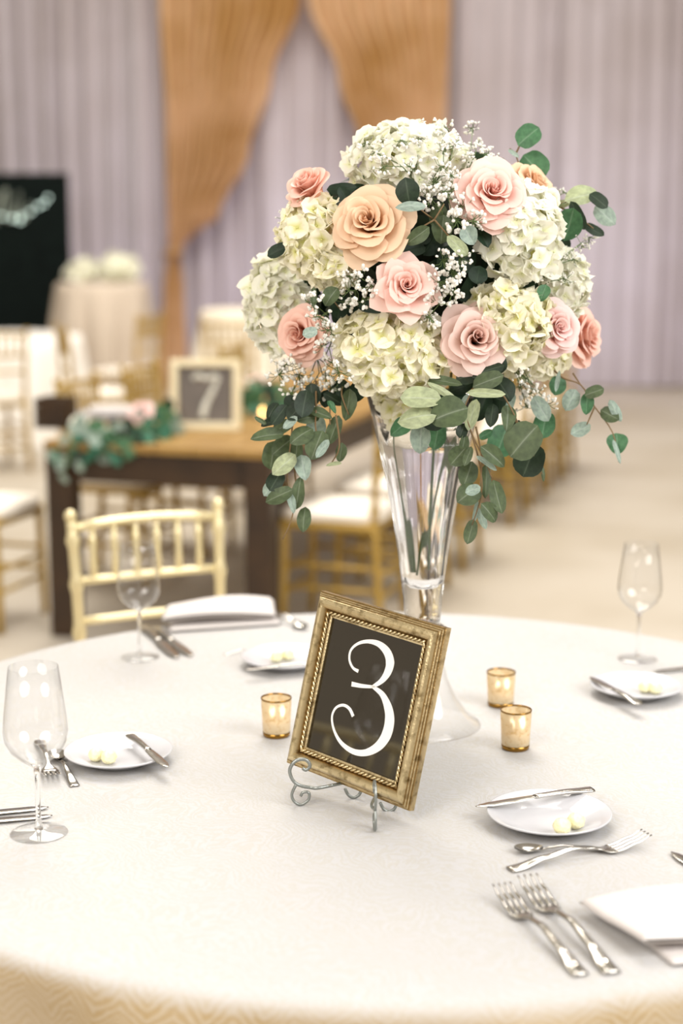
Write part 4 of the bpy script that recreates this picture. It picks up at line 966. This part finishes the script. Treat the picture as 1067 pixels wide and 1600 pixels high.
wine_glass('small wine glass standing behind the garland near the dark crate', 176, 628, .15, z=WZ)
q = wplate('white dinner plate behind the numeral 7 frame', 300, 640, .14)
# tea light burning by the far garland
q = P(410, 646, 6.72); tl = thing('tealight', 'burning amber tealight by the leaf garland next to the 7 frame', 'candle', (q.x, q.y, WZ))
MB().lathe([(0, 0), (.026, 0), (.03, .05), (.028, .05), (.025, .004), (0, .004)], 24).obj('cup', M['thin'], tl)
MB().lathe([(0, .004), (.024, .004), (.024, .018), (0, .018)], 20).obj('candle', M['wax'], tl)
MB().lathe([(0, .018), (.006, .026), (.007, .034), (.0035, .046), (0, .054)], 12).obj('flame', M['flame'], tl)
q = P(88, 666, 6.45); cr = thing('wooden_crate', 'dark wooden crate on the corner of the wooden table', 'crate', (q.x, q.y, WZ), FA)
for i in range(3):
    MB().box((0, -.055, .022+.042*i), (.13, .012, .038)).obj('slat', M['wood_dark'], cr, False, .002); MB().box((0, .055, .022+.042*i), (.13, .012, .038)).obj('slat', M['wood_dark'], cr, False, .002)
    for sx in (-1, 1): MB().box((sx*.059, 0, .022+.042*i), (.012, .098, .038)).obj('slat', M['wood_dark'], cr, False, .002)

# ---------------------------------------------------------------- far cloth-covered tables
def draped(label, loc, r, h, m, flare=.12, nf=11, cat='table', name='draped_table', group='cloth covered tables at the back'):
    t = thing(name, label, cat, loc, 0, group)
    MB().lathe([(0, h-.03), (r-.02, h-.03), (r-.02, h-.006), (0, h-.006)], 40).obj('tabletop', M['wood_top'], t)
    MB().lathe([(0, 0), (.25, 0), (.25, .02), (.05, .04), (.04, .1), (.04, h-.03), (0, h-.03)], 20).obj('pedestal', M['pewter'], t)
    pr_ = [(0.001, h), (r*.5, h), (r*.93, h), (r*.985, h-.008), (r, h-.03), (r+.01, h-.12), (r+flare*.4, h*.55), (r+flare, .01)]
    def fn(i, j):
        a = 2*PI*i/132; rr, z = pr_[j]; s = max(0, (h-.05-z)/h)
        rr += .09*s*(sin(a*nf)+.4*sin(a*(nf*2+3)+1)) ; return Vector((rr*cos(a), rr*sin(a), z))
    MB().grid(fn, 132, len(pr_), wrap=True).obj('tablecloth', M[m], t)
    return t
draped('white-clothed round table at the picture edge below the black board', (-2.53, 11.8, 0), .62, .76, 'white_cloth', .06)
draped('tall cream-draped cocktail table below the peach drape', (-1.92, 12.95, 0), .37, 1.10, 'beige_cloth', .08, 8)
draped('low cream-draped round table half hidden behind the bouquet', (-.72, 12.3, 0), .36, .92, 'cream_cloth', .12, 9)
hydrangea('white flower mound on the tall cream table, nearer the drape', Vector((-1.77, 12.92, 1.20)), .15, .12, Vector((0, -.6, .8)), 45, 'hyd_white', .05, seed=30, group='flowers on the cocktail tables')
hydrangea('cream flower mound on the tall cream table, nearer the board', Vector((-2.06, 12.95, 1.18)), .13, .10, Vector((0, -.6, .8)), 40, 'hyd_white', .045, seed=31, group='flowers on the cocktail tables')
